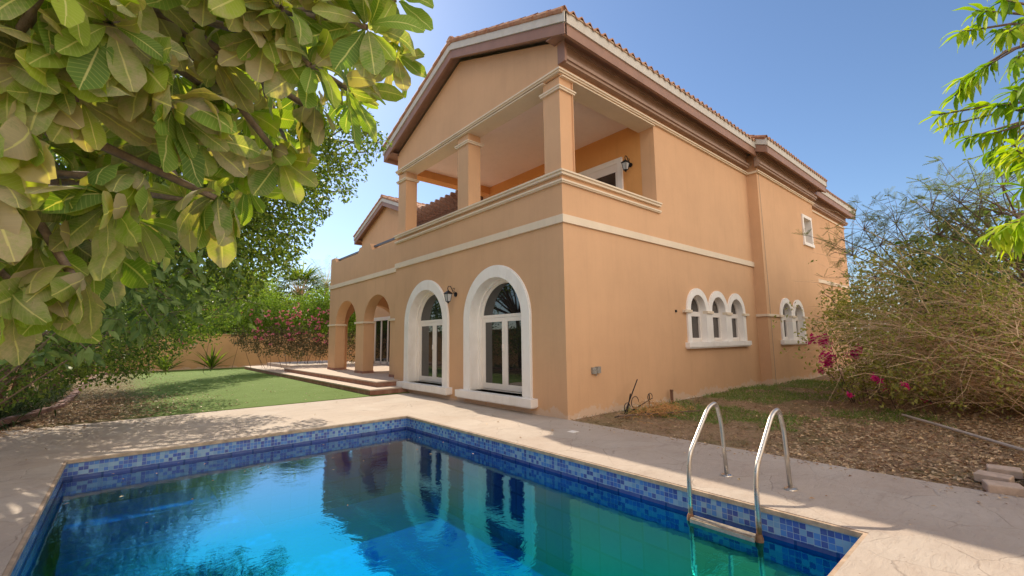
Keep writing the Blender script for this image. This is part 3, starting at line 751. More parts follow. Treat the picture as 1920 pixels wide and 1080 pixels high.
# arcade (one storey) and its roof terrace
AX = .28
P1, P2, P3 = (13.36, 14.2), (10.39, 11.14), (Ly, 8.18)
aw = [(Ly, .33), (8.18, .33)]+[(8.18+2.21*(.5-.5*math.cos(math.pi*i/18)), 2.23+.93*math.sin(math.pi*i/18)) for i in range(19)]+[(10.39, .33), (11.14, .33)]
aw += [(11.14+2.22*(.5-.5*math.cos(math.pi*i/18)), 2.23+.93*math.sin(math.pi*i/18)) for i in range(19)]+[(13.36, .33), (14.2, .33)]
aw += [(14.2, 5.14), (13.75, 5.14), (13.55, 4.93), (11.15, 4.93), (11.0, 5.14), (10.0, 5.14), (9.8, 4.86), (Ly, 4.86)]
slab('x', AX, AX+.38, aw).build('arcade_wall', M['wall'], V)
# deeper pillars
for (a, b) in (P1, P2):
    MB().box(AX-.001+.0, AX+.62, a+.001, b-.001, .33, 2.15).build('pillar', M['wall'], V) if False else None
for i, (a, b) in enumerate((P1, P2, (7.26, 8.18))):
    pb = MB().box(AX+.38, AX+.41, a+.003, b-.003, .33, 2.2).build('pillar', M['wall'], V)
    mb = MB()
    mb.box(AX-.05, AX+.45, a-.05 if i != 2 else a, b+.05, 2.18, 2.25)
    mb.build('impost', M['cream'], pb)
    mb = MB(); mb.box(AX-.012, AX+.422, a-.012, b+.012, .331, .42); mb.build('skirting', M['step_red'], pb)
# end wall with arch (facing the back garden)
slab('y', 13.8, 14.2, [(AX+.38, .33), (.95, .33)]+[(.95+2.4*(.5-.5*math.cos(math.pi*i/16)), 2.23+.95*math.sin(math.pi*i/16)) for i in range(17)]+[(3.35, .33), (3.8, .33), (3.8, 5.0), (AX+.38, 5.0)]).build('arcade_wall', M['wall'], V)
MB().box(AX+.38, 3.8, Ly, 13.8, 3.6, 3.95).build('terrace_slab', M['ceiling'], V)
MB().box(AX-.045, AX, Ly, 14.245, 3.79, 3.95).build('string_course', M['cream'], V)
MB().box(AX-.0, 3.8, 14.2, 14.245, 3.79, 3.95).build('string_course', M['cream'], V)
# wing behind
slab('x', 3.8, 4.1, [(Ly, -.06), (19.6, -.06), (19.6, 7.6), (16.25, 8.88), (12.9, 7.6), (12.9, 3.95), (Ly, 3.95)], [rect(14.3, 17.6, .33, 2.75)]).build('wing_wall', M['wall'], V)
MB().box(4.1, 12, 19.3, 19.6, -.06, 7.6).build('wing_wall', M['wall'], V)
MB().box(4.1, 12, 12.9, 13.2, 3.95, 7.6).build('wing_wall', M['wall'], V)
roof(3.5, 12, 12.45, 20.05, 7.66, True, False)
# garden doors inside the arcade
gd = MB(); gd.box(3.76, 3.8, 14.2, 17.7, 2.6, 2.78)
for y in (14.3, 15.0, 15.9, 16.7, 17.5): gd.box(3.84, 3.92, y, y+.12, .33, 2.6)
gd.box(3.84, 3.92, 14.3, 17.6, .33, .45)
g0 = gd.build('garden_door', M['frame'], V)
MB().box(3.87, 3.885, 14.3, 17.6, .45, 2.6).build('glass', M['glass'], g0)
# terrace rail bars between the raised parapet ends
tr_ = MB(); tr_.box(AX+.12, AX+.2, 11.0, 13.7, 5.03, 5.10); tr_.box(AX+.12, AX+.2, Ly, 10.0, 5.0, 5.07); tr_.build('terrace_rail', M['rail'], V)
# steps and terrace floor
def step(x0, y0, x1, y1, z0, z1, nm):
    MB().box(x0, x1, y0, y1, z0, z1-.035).build(nm, M['step_red'], V)
    MB().box(x0-.02, x1, y0-.02, y1+.02, z1-.035, z1).build('step_tread', M['terrace'], V)
step(-1.15, 6.32, -.001, 24, -.055, .17, 'step_riser')
step(-.75, 6.84, -.002, 17.0, .17, .33, 'step_riser')
MB().box(-.001, 3.8, Ly+.0, 24, -.055, .33).build('terrace_floor', M['terrace'], V)
# pergola on the upper terrace
mb = MB(); k = 0
for i in range(14):
    y = 7.5+i*.38
    prof = [(2.70, 7.06), (2.74, 7.20), (6.6, 7.20), (6.6, 6.93), (3.30, 6.93), (3.20, 6.86), (3.10, 6.93), (3.02, 6.90), (2.92, 6.97), (2.84, 6.94)]
    s_ = slab('y', y, y+.09, prof); mb.add(s_.v, s_.f)
mb.box(3.5, 3.62, 7.3, 12.8, 6.72, 6.92); mb.box(6.2, 6.32, 7.3, 12.8, 6.72, 6.92)
for y in (7.6, 12.4): mb.box(3.48, 3.64, y, y+.16, 3.95, 6.72); mb.box(6.18, 6.34, y, y+.16, 3.95, 6.72)
mb.build('pergola', M['pergola'], V)

# wall lanterns
def lantern(name, label, p, d):
    """p: wall point, d: outward unit vector"""
    p = Vector(p); d = Vector(d); s = Vector((-d.y, d.x, 0)); z = Vector((0, 0, 1))
    t = empty(name, label, 'wall lantern', p, 'lanterns fixed on the villa walls')
    mb = MB(); mb.tube([p, p+d*.03], .06, 12); c = p+d*.24
    mb.tube([p+d*.02, p+d*.08+z*.03, p+d*.12+z*.12, p+d*.17+z*.20, p+d*.23+z*.20, p+d*.255+z*.14, p+d*.24+z*.09], .011, 6)
    mb.tube([p+d*.03+z*.02, p+d*.07+z*.10, p+d*.05+z*.16, p+d*.10+z*.15], .008, 5)
    mb.build('bracket', M['dark_metal'], t)
    mb = MB()
    def ringp(h, r_): return [c+z*h+(d*math.cos(a)+s*math.sin(a))*r_ for a in (math.pi/4+i*math.pi/2 for i in range(4))]
    r0, r1, r2_, r3 = ringp(-.0, .115), ringp(.015, .12), ringp(.09, .02), ringp(.0, .10)
    vs = r0+r1+r2_; fs = []
    for k in (0, 4):
        for i in range(4): fs.append((k+i, k+(i+1) % 4, k+4+(i+1) % 4, k+4+i))
    fs += [(3, 2, 1, 0), (8, 9, 10, 11)]
    mb.add(vs, fs)
    lo = ringp(-.19, .06)
    for i in range(4): mb.tube([r3[i], lo[i]], .007, 5)
    mb.tube([c-z*.19, c-z*.21, c-z*.25], [.065, .035, .008], 8)
    mb.build('cage', M['dark_metal'], t)
    g = MB(); a, b = ringp(-.005, .092), ringp(-.185, .054)
    g.add(a+b, [(0, 1, 5, 4), (1, 2, 6, 5), (2, 3, 7, 6), (3, 0, 4, 7), (3, 2, 1, 0), (4, 5, 6, 7)])
    g.build('lamp_glass', M['lamp_glass'], t)
    return t
lantern('wall_lantern', 'black iron lantern on the outside wall between the two arched french doors', (0, 3.78, 2.68), (-1, 0, 0))
lantern('wall_lantern', 'black iron lantern beside the door frame inside the upstairs balcony', (3.5, .72, 6.08), (-1, 0, 0))

# electrical outlet box and small pipes on side wall
t = empty('outlet_box', 'weathered grey electrical outlet box low on the side wall near the villa corner', 'outlet box', (.85, 0, .86))
MB().box(.72, .84, -.045, -.002, .80, .93).build('box', M['conc'], t)
mb = MB(); mb.box(.845, .96, -.06, -.002, .81, .94); mb.tube([(.84, -.035, .80), (.84, -.035, .76)], .012, 6); mb.build('cover', M['conc'], t)
mb = MB(); mb.tube([(3.5, -.12, -.03), (3.5, -.12, .25)], .035, 8); mb.tube([(3.5, -.12, .24), (3.5, -.12, .28)], .042, 8)
tag(mb.build('pipe_stub', m_plain('rusty_pipe', (.16, .08, .05), .8, .3, 20)), 'short rusty pipe stub standing in the ground against the side wall', 'pipe')
mb = MB(); mb.box(4.07, 4.12, -.03, -.001, 2.14, 2.20); o = mb.build('wall_hook', M['dark_metal']); tag(o, 'tiny dark fixing on the side wall left of the three arched windows', 'fixing')

# boundary walls
mb = MB(); mb.box(-9.35, -9.15, -12, 26.6, -.06, 2.05); o = mb.build('boundary_wall', M['boundary']); tag(o, 'ochre garden wall along the left side behind the trees', 'wall')
MB().box(-9.40, -9.10, -12, 26.6, 2.05, 2.12).build('coping', M['boundary'], o)
mb = MB(); mb.box(-9.15, 40, 26.6, 26.8, -.06, 2.0); o = mb.build('boundary_wall', M['boundary']); tag(o, 'ochre garden wall at the far end of the lawn under the bougainvillea', 'wall')
MB().box(-9.15, 40, 26.56, 26.84, 2.0, 2.08).build('coping', M['boundary'], o)
M['bounce_wall'] = m_stucco('pale_bounce_wall_paint', (.72, .55, .38), wear=True, var=.1)
mb = MB(); mb.box(-9.15, 40, -9.4, -9.2, -.06, 2.6); o = mb.build('boundary_wall', M['bounce_wall']); tag(o, 'pale unseen garden wall behind the dry shrub and the camera, lengthened to bounce sunlight', 'wall')  # unseen wall, lengthened, raised and made pale to bounce sun onto the villa

# ------------------------------------------------------------------ pool ladder
L0 = empty('pool_ladder', 'stainless steel pool ladder with two curved handrails and rusty ends', 'pool ladder', (-1.9, -3.8, 0))
def smooth_path(pts, r=.1, n=6):
    pts = [Vector(p) for p in pts]; out = [pts[0]]
    for i in range(1, len(pts)-1):
        a, b, c = pts[i-1], pts[i], pts[i+1]; rr = min(r, (a-b).length*.45, (c-b).length*.45)
        p = b+(a-b).normalized()*rr; q = b+(c-b).normalized()*rr
        for k in range(n+1): t = k/n; out.append(p*(1-t)**2+b*2*t*(1-t)+q*t*t)
    out.append(pts[-1]); return out
for yy in (-3.50, -4.12):
    xb = -1.29
    pth = smooth_path([(xb, yy, -.03), (xb-.04, yy, .40), (xb-.06, yy, .58), (-1.44, yy, .80), (-1.62, yy, .76), (-2.06, yy, .36), (-2.10, yy, .18), (-2.11, yy, -1.1)], .11, 7)
    rail = MB().tube(pth, .0215, 14).build('handrail', M['steel'], L0, smooth=True)
    MB().tube([(xb, yy, 0.001), (xb, yy, .012), (xb, yy, .022)], [.062, .058, .035], 20).build('base_flange', M['steel'], rail)
    MB().tube([(-2.11, yy, -.26), (-2.11, yy, -.22), (-2.11, yy, -.19)], [.035, .033, .024], 10).build('rusty_sleeve', m_plain('rust', (.20, .10, .05), .8, .4, 30), rail)
for k, z in enumerate((-.21, -.50, -.80)):
    mb = MB()
    mb.box(-2.15, -2.07, -4.10, -3.52, z-.03, z)
    mb.box(-2.165, -2.15, -4.10, -3.52, z-.045, z-.008)
    mb.build('tread', M['tread'] if k == 0 else M['dark_tread_patch'], L0)
mb = MB(); mb.box(-2.125, -2.10, -4.10, -3.52, -1.12, -.25); mb.build('dark_patch_panel', M['dark_tread_patch'], L0)  # added dark panel imitating the navy patch in the water between the rails

# ------------------------------------------------------------------ right side bits
mb = MB(); mb.tube([(4.5, -4.13, .05), (3.5, -4.82, .045), (2.35, -5.62, .03)], .022, 8)
tag(mb.build('plastic_pipe', M['pipe']), 'long thin dusty white pipe lying on the leaf litter beside the dry shrub', 'pipe')
for i, (x, y, rz, lb) in enumerate(((.08, -5.44, .25, 'pinkish concrete block nearest the deck edge at the right margin'), (.45, -5.36, -.12, 'pinkish concrete block in the middle of the short row at the right margin'), (.86, -5.42, .08, 'pinkish concrete block farthest from the deck in the short row at the right margin'))):
    mb = MB(); mb.box(-.10, .10, -.13, .13, 0, .085)
    o = mb.build('concrete_block', M['block']); o.location = (x+.02, y-.06, -.01); o.rotation_euler = (0, 0, rz)
    bv = o.modifiers.new('b', 'BEVEL'); bv.width = .012; bv.segments = 2
    tag(o, lb, 'concrete block', 'loose concrete blocks on the litter')
mb = MB(); mb.box(.02, .95, -5.70, -5.655, -.03, .075); 
o = mb.build('concrete_edging', M['block']); tag(o, 'grey concrete edging strip at the right margin beside the loose blocks', 'edging')

# iron debris
t = empty('iron_scrap', 'tangle of black wrought iron bars lying against the side wall by the villa corner', 'scrap metal', (1.5, -.4, 0))
for a, b in (((1.15, -.45, .03), (2.0, -.2, .62)), ((1.1, -.5, .02), (2.15, -.45, .24)), ((.7, -.55, .03), (2.1, -.75, .05)), ((1.45, -.3, .0), (1.5, -.36, .38)), ((2.1, -.4, .0), (2.12, -.4, .32))):
    MB().tube([a, b], .012, 5).build('bar', M['dark_metal'], t)
mb = MB()
for c, r_ in (((1.25, -.45, .14), .09), ((2.12, -.42, .26), .08), ((1.6, -.4, .2), .12)):
    mb.tube([(c[0]+r_*math.cos(a), c[1]+.02*a/6, c[2]+r_*math.sin(a)) for a in [i*.5 for i in range(11)]], .008, 5)
mb.build('scroll', M['dark_metal'], t)
mb = MB()
for i in range(420):
    a = rng.gauss(0, 1); p = Vector((1.75+.38*rng.gauss(0, 1), -.85+.22*rng.gauss(0, 1), .0)); h = .05+.17*math.exp(-((p.x-1.75)**2)/.15)
    d = Vector((rng.gauss(0, 1), rng.gauss(0, 1), rng.random()*.6)).normalized()
    q = p+Vector((0, 0, rng.random()*h)); mb.tube([q, q+d*.07+Vector((0, 0, .02)), q+d*rng.uniform(.1, .22)], .0035, 3, False)
tag(mb.build('brushwood_pile', M['brush']), 'low heap of orange dry twigs on the grass beside the iron scrap', 'brushwood')
mb = MB(); mb.tube([(.75, -.6, .05), (1.5, -1.0, .06), (2.4, -1.35, .05)], [.018, .014, .01], 6)
tag(mb.build('fallen_branch', M['bark']), 'dark bare stick lying across the orange twig heap', 'branch')

# ------------------------------------------------------------------ vegetation helpers
def rv(z=0): return Vector((rng.gauss(0, 1), rng.gauss(0, 1), rng.gauss(0, 1)+z)).normalized()
def clump(mb, c, rad, n, L, W, down=.3, shell=.5, r=None, quad=True, seg=3, shape='oval', squash=(1, 1, 1)):
    c = Vector(c)
    for _ in range(n):
        u = rv(); k = rad*(shell+(1-shell)*rng.random()) if rng.random() < .75 else rad*rng.random()
        p = c+Vector((u.x*squash[0], u.y*squash[1], u.z*squash[2]))*k
        d = (u*.6+rv(-down)).normalized()
        l = L*rng.uniform(.7, 1.25)
        rr = rng.random() if r is None else min(1, max(0, rng.gauss(r, .2)))
        if quad: mb.quadleaf(p, d, rv(.6), l, W, rr)
        else: mb.leaf(p, d, rv(1), l, l*W, rng.uniform(.2, 1.0), seg, rr, shape=shape)
def branches(mb, root, nodes, r0, r1=.012, sag=.1, sides=5):
    root = Vector(root)
    for q in nodes:
        q = Vector(q); d = q-root; L = d.length; off = rv()*L*.10
        pts = [root+d*t+off*math.sin(math.pi*t)+Vector((0, 0, sag*L*math.sin(math.pi*t))) for t in (0, .25, .5, .75, 1)]
        mb.tube(pts, [r0+(r1-r0)*t for t in (0, .25, .5, .75, 1)], sides, False)

def rosette(mb, c, axis, n, L, W, dustp=.5, seg=6, twigs=None, droop=(1.1, 2.4)):
    axis = axis.normalized(); a = axis.orthogonal().normalized(); b = axis.cross(a)
    for i in range(n):
        th = i*2.399+rng.uniform(-.2, .2); f = i/n
        rad = (a*math.cos(th)+b*math.sin(th))
        el = .15+.9*f+rng.uniform(-.15, .15)       # inner leaves point along the axis
        d = (rad*math.cos(el)+axis*math.sin(el)).normalized()
        l = L*rng.uniform(.6, 1.15)*(1-.3*max(0, f-.6))
        p = c+rad*.015-axis*.06*(1-f)
        mb.leaf(p, d, axis+Vector((0, 0, .4)), l, W*rng.uniform(.85, 1.2)*l/L, rng.uniform(*droop)*(1-.5*f), seg,
                min(1, max(0, rng.gauss(.3+.5*f, .22))), fold=rng.uniform(.05, .35), dust=(1 if rng.random() < dustp else 0)*rng.uniform(.4, 1)*(1-.6*f), wave=rng.choice((.02, .05, .12)))

def inpoly(x, y, P):
    c = False; j = len(P)-1
    for i in range(len(P)):
        if (P[i][1] > y) != (P[j][1] > y) and x < (P[j][0]-P[i][0])*(y-P[i][1])/(P[j][1]-P[i][1])+P[i][0]: c = not c
        j = i
    return c
def scatter(poly, sp, tr, tries=4000):
    xs = [p[0] for p in poly]; ys = [p[1] for p in poly]; out = []
    for _ in range(tries):
        u, v = rng.uniform(min(xs), max(xs)), rng.uniform(min(ys), max(ys))
        if not inpoly(u, v, poly): continue
        if all((u-a)**2+(v-b)**2 > sp*sp for a, b, _ in out): out.append((u, v, rng.uniform(*tr)))
    return out

# --- near plumeria on the left
T = empty('plumeria_tree', 'big plumeria with broad dusty leaves hanging over the pool from the upper left', 'tree', (-8.5, -2.2, 0))
polyN = [(-140, -140), (775, -150), (780, 20), (750, 110), (712, 150), (665, 185), (620, 235), (565, 300), (515, 350), (420, 400), (330, 440), (260, 480), (180, 520), (120, 560), (20, 610), (-140, 620)]
C1 = scatter(polyN, 68, (2.0, 3.0)); C2 = scatter([(x+10, y-10) for x, y in polyN], 72, (3.0, 4.2))
lf = MB(); br = MB()
trunk_top = Vector((-8.2, -2.0, 1.7))
limbs = [Vector(p) for p in ((-7.6, -3.2, 2.0), (-7.2, -3.0, 2.9), (-7.4, -2.0, 2.4), (-6.9, -2.4, 3.3), (-6.6, -3.6, 3.0), (-6.2, -3.2, 3.6), (-7.0, -3.6, 2.4))]
for u, v, t in C1:
    c = at(u, v, t); near = min(limbs, key=lambda q: (q-c).length); ax = ((c-near).normalized()*.6+rv()*.45+Vector((0, 0, -.05))-fw*.5)
    rosette(lf, c, ax, rng.randint(11, 17), rng.uniform(.19, .26), rng.uniform(.085, .105), .8)
    m_ = (c+near)*.5+rv()*.12+Vector((0, 0, -.05)); br.tube([near, m_, c-ax.normalized()*.03], [.024, .017, .013], 6, False)
for u, v, t in C2:
    c = at(u, v, t); near = min(limbs, key=lambda q: (q-c).length); ax = ((c-near).normalized()*.5+rv()*.6+Vector((0, 0, .3)))
    rosette(lf, c, ax, rng.randint(10, 15), .24, .098, .4, seg=5)
    m_ = (c+near)*.5+rv()*.15; br.tube([near, m_, c], [.024, .018, .013], 5, False)
for q in limbs: br.tube([trunk_top, (trunk_top+q)*.5+rv()*.1, q], [.07, .045, .026], 8, False)
br.build('branches', M['bark_grey'], T, smooth=True)
MB().tube([(-8.5, -2.2, -.06), (-8.45, -2.15, .8), trunk_top], [.14, .11, .08], 10).build('trunk', M['bark_grey'], T, smooth=True)
lf.build('leaves', M['plumeria'], T, smooth=True)

# --- fine-leaved tree over the lawn (dark, open branches against the sky)
def tree(name, label, cat, base, fork, clumps, mat, L, W, per, down=.3, group=None, bark='bark', rb=.12, twig=True, quad=True):
    T = empty(name, label, cat, base, group)
    base = Vector(base); fork = Vector(fork)
    MB().tube([base-Vector((0, 0, .06)), base*.5+fork*.5+rv()*.08, fork], [rb, rb*.8, rb*.6], 8).build('trunk', M[bark], T, smooth=True)
    lf = MB(); br = MB()
    for c, r in clumps:
        c = Vector(c); branches(br, fork, [c], rb*.4, .012)
        n = int(per*r*r)
        if twig:
            for _ in range(int(5+6*r)):
                e = c+rv()*r*.95; branches(br, c, [e], .010, .003, .03, 3)
        clump(lf, c, r, n, L, W, down, .55, None, quad)
    br.build('branches', M[bark], T); lf.build('foliage', M[mat], T)
    return T
cl = [(at(u, v, t), r) for u, v, t, r in (
    (470, 330, 9.5, .9), (560, 300, 10, .9), (620, 260, 10.5, .8), (560, 240, 10, .8), (640, 320, 11, .55), (500, 400, 10, 1.0), (430, 450, 9.5, 1.1), (560, 370, 11, .7),
    (690, 250, 11.5, .35), (690, 285, 12, .32), (600, 350, 12, .45), (590, 395, 12.5, .4), (540, 440, 12, .6), (350, 420, 9, 1.2), (300, 330, 9, 1.3), (470, 470, 11, .8), (520, 480, 13, .5),
    (665, 225, 11, .4), (715, 268, 12, .22), (480, 250, 9, 1.0), (400, 350, 9, 1.0), (350, 200, 8.5, 1.2), (450, 150, 8.5, 1.0), (200, 200, 8, 1.3), (200, 400, 8, 1.2), (650, 360, 12.2, .25), (545, 500, 13.5, .35), (440, 520, 12, .6))]
tree('broadleaf_tree', 'tall small leaved tree whose open branch tips show against the sky left of the villa', 'tree', (-8.4, 6.8, 0), (-7.6, 6.6, 2.4), cl, 'leaf_mid', .10, .55, 1300, .5, rb=.16)
# taller canopy further left that shades the deck and lawn edge
cl = [((-7.5, 10.5, 5.5), 1.3), ((-6.3, 11.5, 6.0), 1.0), ((-8, 8.5, 5.0), 1.4), ((-6.8, 9.2, 5.2), 1.0), ((-7.8, 12.5, 4.8), 1.3), ((-5.6, 10.3, 5.6), .7), ((-8.3, 14.5, 4.3), 1.4), ((-7.2, 14.0, 5.0), 1.0), ((-5.0, 10.2, 5.2), 1.1), ((-4.1, 10.6, 5.6), .75), ((-4.6, 9.0, 4.6), .9), ((-3.5, 10.2, 5.4), .45), ((-6, 14, 5), 1.3), ((-5.5, 16, 4.6), 1.1), ((-6.5, 18, 4.6), 1.3), ((-6.0, 8.2, 4.7), 1.0), ((-5.2, 12.3, 5.3), .9)]
tree('broadleaf_tree', 'rounded dark green tree beside the lawn kerb, behind the tall open branched tree', 'tree', (-8.5, 11.5, 0), (-8.0, 11.2, 2.6), cl, 'leaf_dark', .11, .5, 1000, .4, rb=.15)
# --- hedge shrubs along left wall
def shrub(name, label, base, clumps, mat, L, W, per, stems=5, group=None, down=.2, bark='bark', flowers=None, cat='shrub', fmat='flower', quad=True, r=None, fs_=.055):
    T = empty(name, label, cat, base, group); br = MB(); lf = MB(); base = Vector(base)
    for c, r_ in clumps:
        c = Vector(c); rt_ = Vector((c.x*.75+base.x*.25+rng.uniform(-.3, .3), c.y*.8+base.y*.2+rng.uniform(-.3, .3), -.05)) if c.y > 20 or c.x > -2 else Vector((-8.7+rng.uniform(-.2, .3), c.y+rng.uniform(.2, 1.2), -.05)); branches(br, rt_, [c], .012, .005, .05, 5)
        for _ in range(int(3+5*r_)): branches(br, c, [c+rv()*r_], .008, .003, .02, 3)
        clump(lf, c, r_, int(per*r_*r_), L, W, down, .6, r, quad)
    br.build('stems', M[bark], T); lf.build('foliage', M[mat], T)
    if flowers:
        fl = MB()
        for (c, r_, n) in flowers:
            c = Vector(c)
            for _ in range(n):
                q = c+rv()*r_*rng.random()
                for k in range(4): fl.quadleaf(q, rv(.2), rv(), fs_, .8)
        fl.build('flowers', M[fmat], T)
    return T
S = lambda L_: [(at(u, v, t), r) for u, v, t, r in L_]
shrub('plumeria_shrub', 'dusty grey green plumeria shrub with paddle leaves left of the lawn, under the tall tree', (-8.2, 3.6, 0), S([(330, 480, 8, .8), (250, 520, 7.5, .7), (400, 500, 9, .6), (300, 560, 8, .6), (180, 560, 7.5, .6), (450, 560, 10, .5), (120, 610, 7, .5)]), 'plumeria_far', .19, .38, 330, quad=False)
shrub('hedge_shrub', 'dense dark leafy hedge shrub above the left planting bed, with a tangle of bare stems', (-8.5, 8.5, 0), S([(170, 620, 10.5, .7), (250, 620, 12, .8), (320, 600, 13, .9), (120, 660, 10.5, .5), (210, 670, 12.5, .6), (280, 650, 15, .8), (150, 700, 12, .3), (60, 690, 10, .5), (20, 710, 9.5, .45), (100, 690, 11.5, .5), (200, 650, 15, .7), (245, 665, 17, .8), (180, 685, 14, .5), (130, 640, 12, .7), (60, 650, 11, .6), (380, 590, 16, 1.0), (90, 640, 9, .5)]), 'leaf_dark', .085, .55, 1300, group=None)
shrub('hedge_shrub', 'sunlit bright green shrub with few pink flowers over the far left end of the wall', (-5.5, 26.0, 0), S([(345, 560, 22, 1.4), (390, 545, 24, 1.3), (300, 560, 21, 1.4), (430, 560, 26, 1.2), (360, 600, 24, 1.0), (250, 580, 20, 1.2), (400, 600, 25, .8), (440, 530, 28, 1.5), (480, 545, 30, 1.3), (330, 620, 22, .8)]), 'leaf_light', .13, .6, 800,
      flowers=[(at(400, 585, 23), .25, 14), (at(385, 580, 23), .15, 8), (at(378, 605, 22), .2, 8), (at(338, 642, 20), .12, 6)], fmat='flower_pink', fs_=.11)
# bougainvillea on the back wall
fw_ = []
for i in range(34): fw_.append((at(rng.uniform(465, 622), rng.uniform(578, 640), 25.6), rng.uniform(.15, .4), rng.randint(2, 4)))
fw_ += [(at(u_, v_, 25.5), .5, 6) for u_, v_ in ((500, 590), (530, 600), (560, 585), (585, 600), (610, 590), (550, 625), (600, 610))]
fw_ += [(at(487, 603, 25.3), .2, 7), (at(480, 618, 25.3), .18, 7), (at(490, 636, 25.3), .15, 6), (at(478, 632, 25.3), .12, 4), (at(540, 605, 25.3), .2, 6), (at(600, 628, 25.3), .2, 5)]
shrub('bougainvillea', 'wide bougainvillea with green top and scattered pink flowers spilling over the far garden wall', (1.5, 26.2, 0), S([(u, v, 27, r) for u, v, r in ((460, 595, 1.0), (500, 585, 1.1), (540, 585, 1.1), (580, 585, 1.1), (620, 590, 1.2), (480, 610, .8), (600, 570, 1.0), (660, 600, 1.4), (520, 600, .8), (560, 605, .8), (600, 610, .8), (640, 575, 1.1), (690, 600, 1.3))]), 'leaf_light', .12, .6, 1100, flowers=fw_, fmat='flower_pink', fs_=.10)
shrub('hedge_shrub', 'dusty brown green shaded shrub hanging low on the far wall beside the terrace', (1.8, 25.8, 0), S([(u, v, 26, r) for u, v, r in ((470, 640, .6), (500, 645, .7), (530, 645, .7), (560, 645, .7), (590, 645, .7), (615, 645, .7), (450, 630, .5), (545, 630, .7), (580, 630, .7), (515, 628, .6), (640, 640, .8), (670, 650, .9), (600, 655, .5), (560, 658, .5))]), 'leaf_grey', .10, .6, 1100, group=None)
# background greenery beyond wall
bgc = []
for i in range(30):
    u = 180+i*17
    bgc.append((at(u, 612+rng.uniform(-4, 4), 41), rng.uniform(1.5, 1.9)))
    if u < 500 or u > 640: bgc.append((at(u, 580+rng.uniform(-14, 8)-(12 if u < 470 else 0), 42), rng.uniform(1.6, 2.4)))
o = MB()
for c, r_ in bgc: clump(o, c, r_, int(260*r_*r_), .34, .6, .2, .5)
o = o.build('distant_hedge', M['leaf_mid']); tag(o, 'mass of green trees far beyond the garden wall', 'trees', kind='stuff')
# spiky plants at back wall
def spiky(base, n, L, label):
    mb = MB(); base = Vector(base)
    for i in range(n):
        a = rng.random()*6.28; el = rng.uniform(.5, 1.45)
        d = Vector((math.cos(a)*math.cos(el), math.sin(a)*math.cos(el), math.sin(el)))
        mb.leaf(base+d*.05, d, Vector((0, 0, 1))+d*.1, L*rng.uniform(.7, 1.1), .10, rng.uniform(.1, .7), 4, None, fold=.5, shape='lance')
    T = empty('spiky_plant', label, 'plant', base, 'sword leaved plants by the far wall')
    MB().tube([base-Vector((0, 0, .05)), base+Vector((0, 0, .25))], .07, 8).build('stem', M['bark'], T); mb.build('foliage', M['leaf_mid'], T)
spiky((-2.6, 25.4, 0), 34, 1.5, 'upright sword leaved plant against the bare part of the far garden wall')
spiky((-4.7, 25.2, 0), 26, 1.35, 'leaning sword leaved plant left of the other one, at the corner of the far wall')
# dark strap-leaf tufts in the left bed
for k in range(9):
    mb = MB(); bx, by = [(-8.35, 7.6), (-8.6, 8.6), (-8.1, 9.5), (-8.5, 10.6), (-8.0, 11.8), (-8.3, 13.2), (-8.0, 14.8), (-8.2, 17), (-8.9, 9.6)][k]
    for i in range(230):
        a = rng.random()*6.28; el = rng.uniform(.45, 1.4); d = Vector((math.cos(a)*math.cos(el), math.sin(a)*math.cos(el), math.sin(el)))
        p = Vector((bx+rng.gauss(0, .22), by+rng.gauss(0, .3), -.03))
        mb.leaf(p, d, Vector((0, 0, 1))+d*.1, rng.uniform(.4, .85), .026, rng.uniform(.8, 2.0), 4, None, shape='lance', cross=False)
    lab = ['nearest the pool deck', 'second from the deck, against the wall', 'third from the deck beside the kerb', 'fourth from the deck', 'fifth from the deck beside the kerb bend', 'sixth from the deck', 'seventh from the deck', 'farthest from the deck', 'at the foot of the left garden wall'][k]
    tag(mb.build('grass_tuft', M['tuft']), 'dark strap leaf tuft in the left bed, '+lab, 'grass tuft', 'strap leaf tufts in the left planting bed')
# bare stems of the hedge
# palms
def fan_palm(name, label, base, H, crown, n, L, group=None, feather=False):
    T = empty(name, label, 'palm tree', base, group); base = Vector(base)
    MB().tube([base-Vector((0, 0, .06)), base+Vector((.1, 0, H*.5)), base+Vector((0, 0, H))], [.3, .25, .22], 10).build('trunk', M['bark'], T, smooth=True)
    top = base+Vector((0, 0, H))
    for i in range(n):
        a = i*2.399; el = 1.35-2.0*(i/n)+rng.uniform(-.1, .1)
        d = Vector((math.cos(a)*math.cos(el), math.sin(a)*math.cos(el), math.sin(el)))
        mb = MB(); st = top+d*crown; side = d.cross(Vector((0, 0, 1))).normalized()
        if not feather:
            for k in range(16):
                f = -1.25+2.5*k/15; dd = (d*math.cos(f)+side*math.sin(f)).normalized()
                mb.leaf(st, dd, Vector((0, 0, 1)), L*(1-.25*abs(f)/1.25), .09, rng.uniform(.5, 1.1), 3, None, shape='lance')
        else:
            for k in range(26):
                q = top+d*(L*1.6*k/26)-Vector((0, 0, .5*(k/26)**2*L))
                for sg in (-1, 1):
                    mb.leaf(q, (side*sg+d*.6+Vector((0, 0, -.1))).normalized(), Vector((0, 0, 1)), L*.35*(1-.5*abs(k/26-.4)), .05, .4, 2, None, shape='lance')
        fr = mb.build('frond', M['leaf_mid'], T)
        MB().tube([top, st if not feather else top+d*L*.8], [.03, .015], 4).build('stalk', M['twig'], fr)
pc = at(562, 552, 36)
fan_palm('fan_palm', 'round headed fan palm standing beyond the far garden wall', (pc.x, pc.y, 0), pc.z, 1.2, 60, 1.75)
pc = at(612, 535, 60)
fan_palm('date_palm', 'greyish feathery palm partly behind the terrace corner, farther than the fan palm', (pc.x, pc.y, 0), pc.z, .5, 30, 3.4, feather=True)

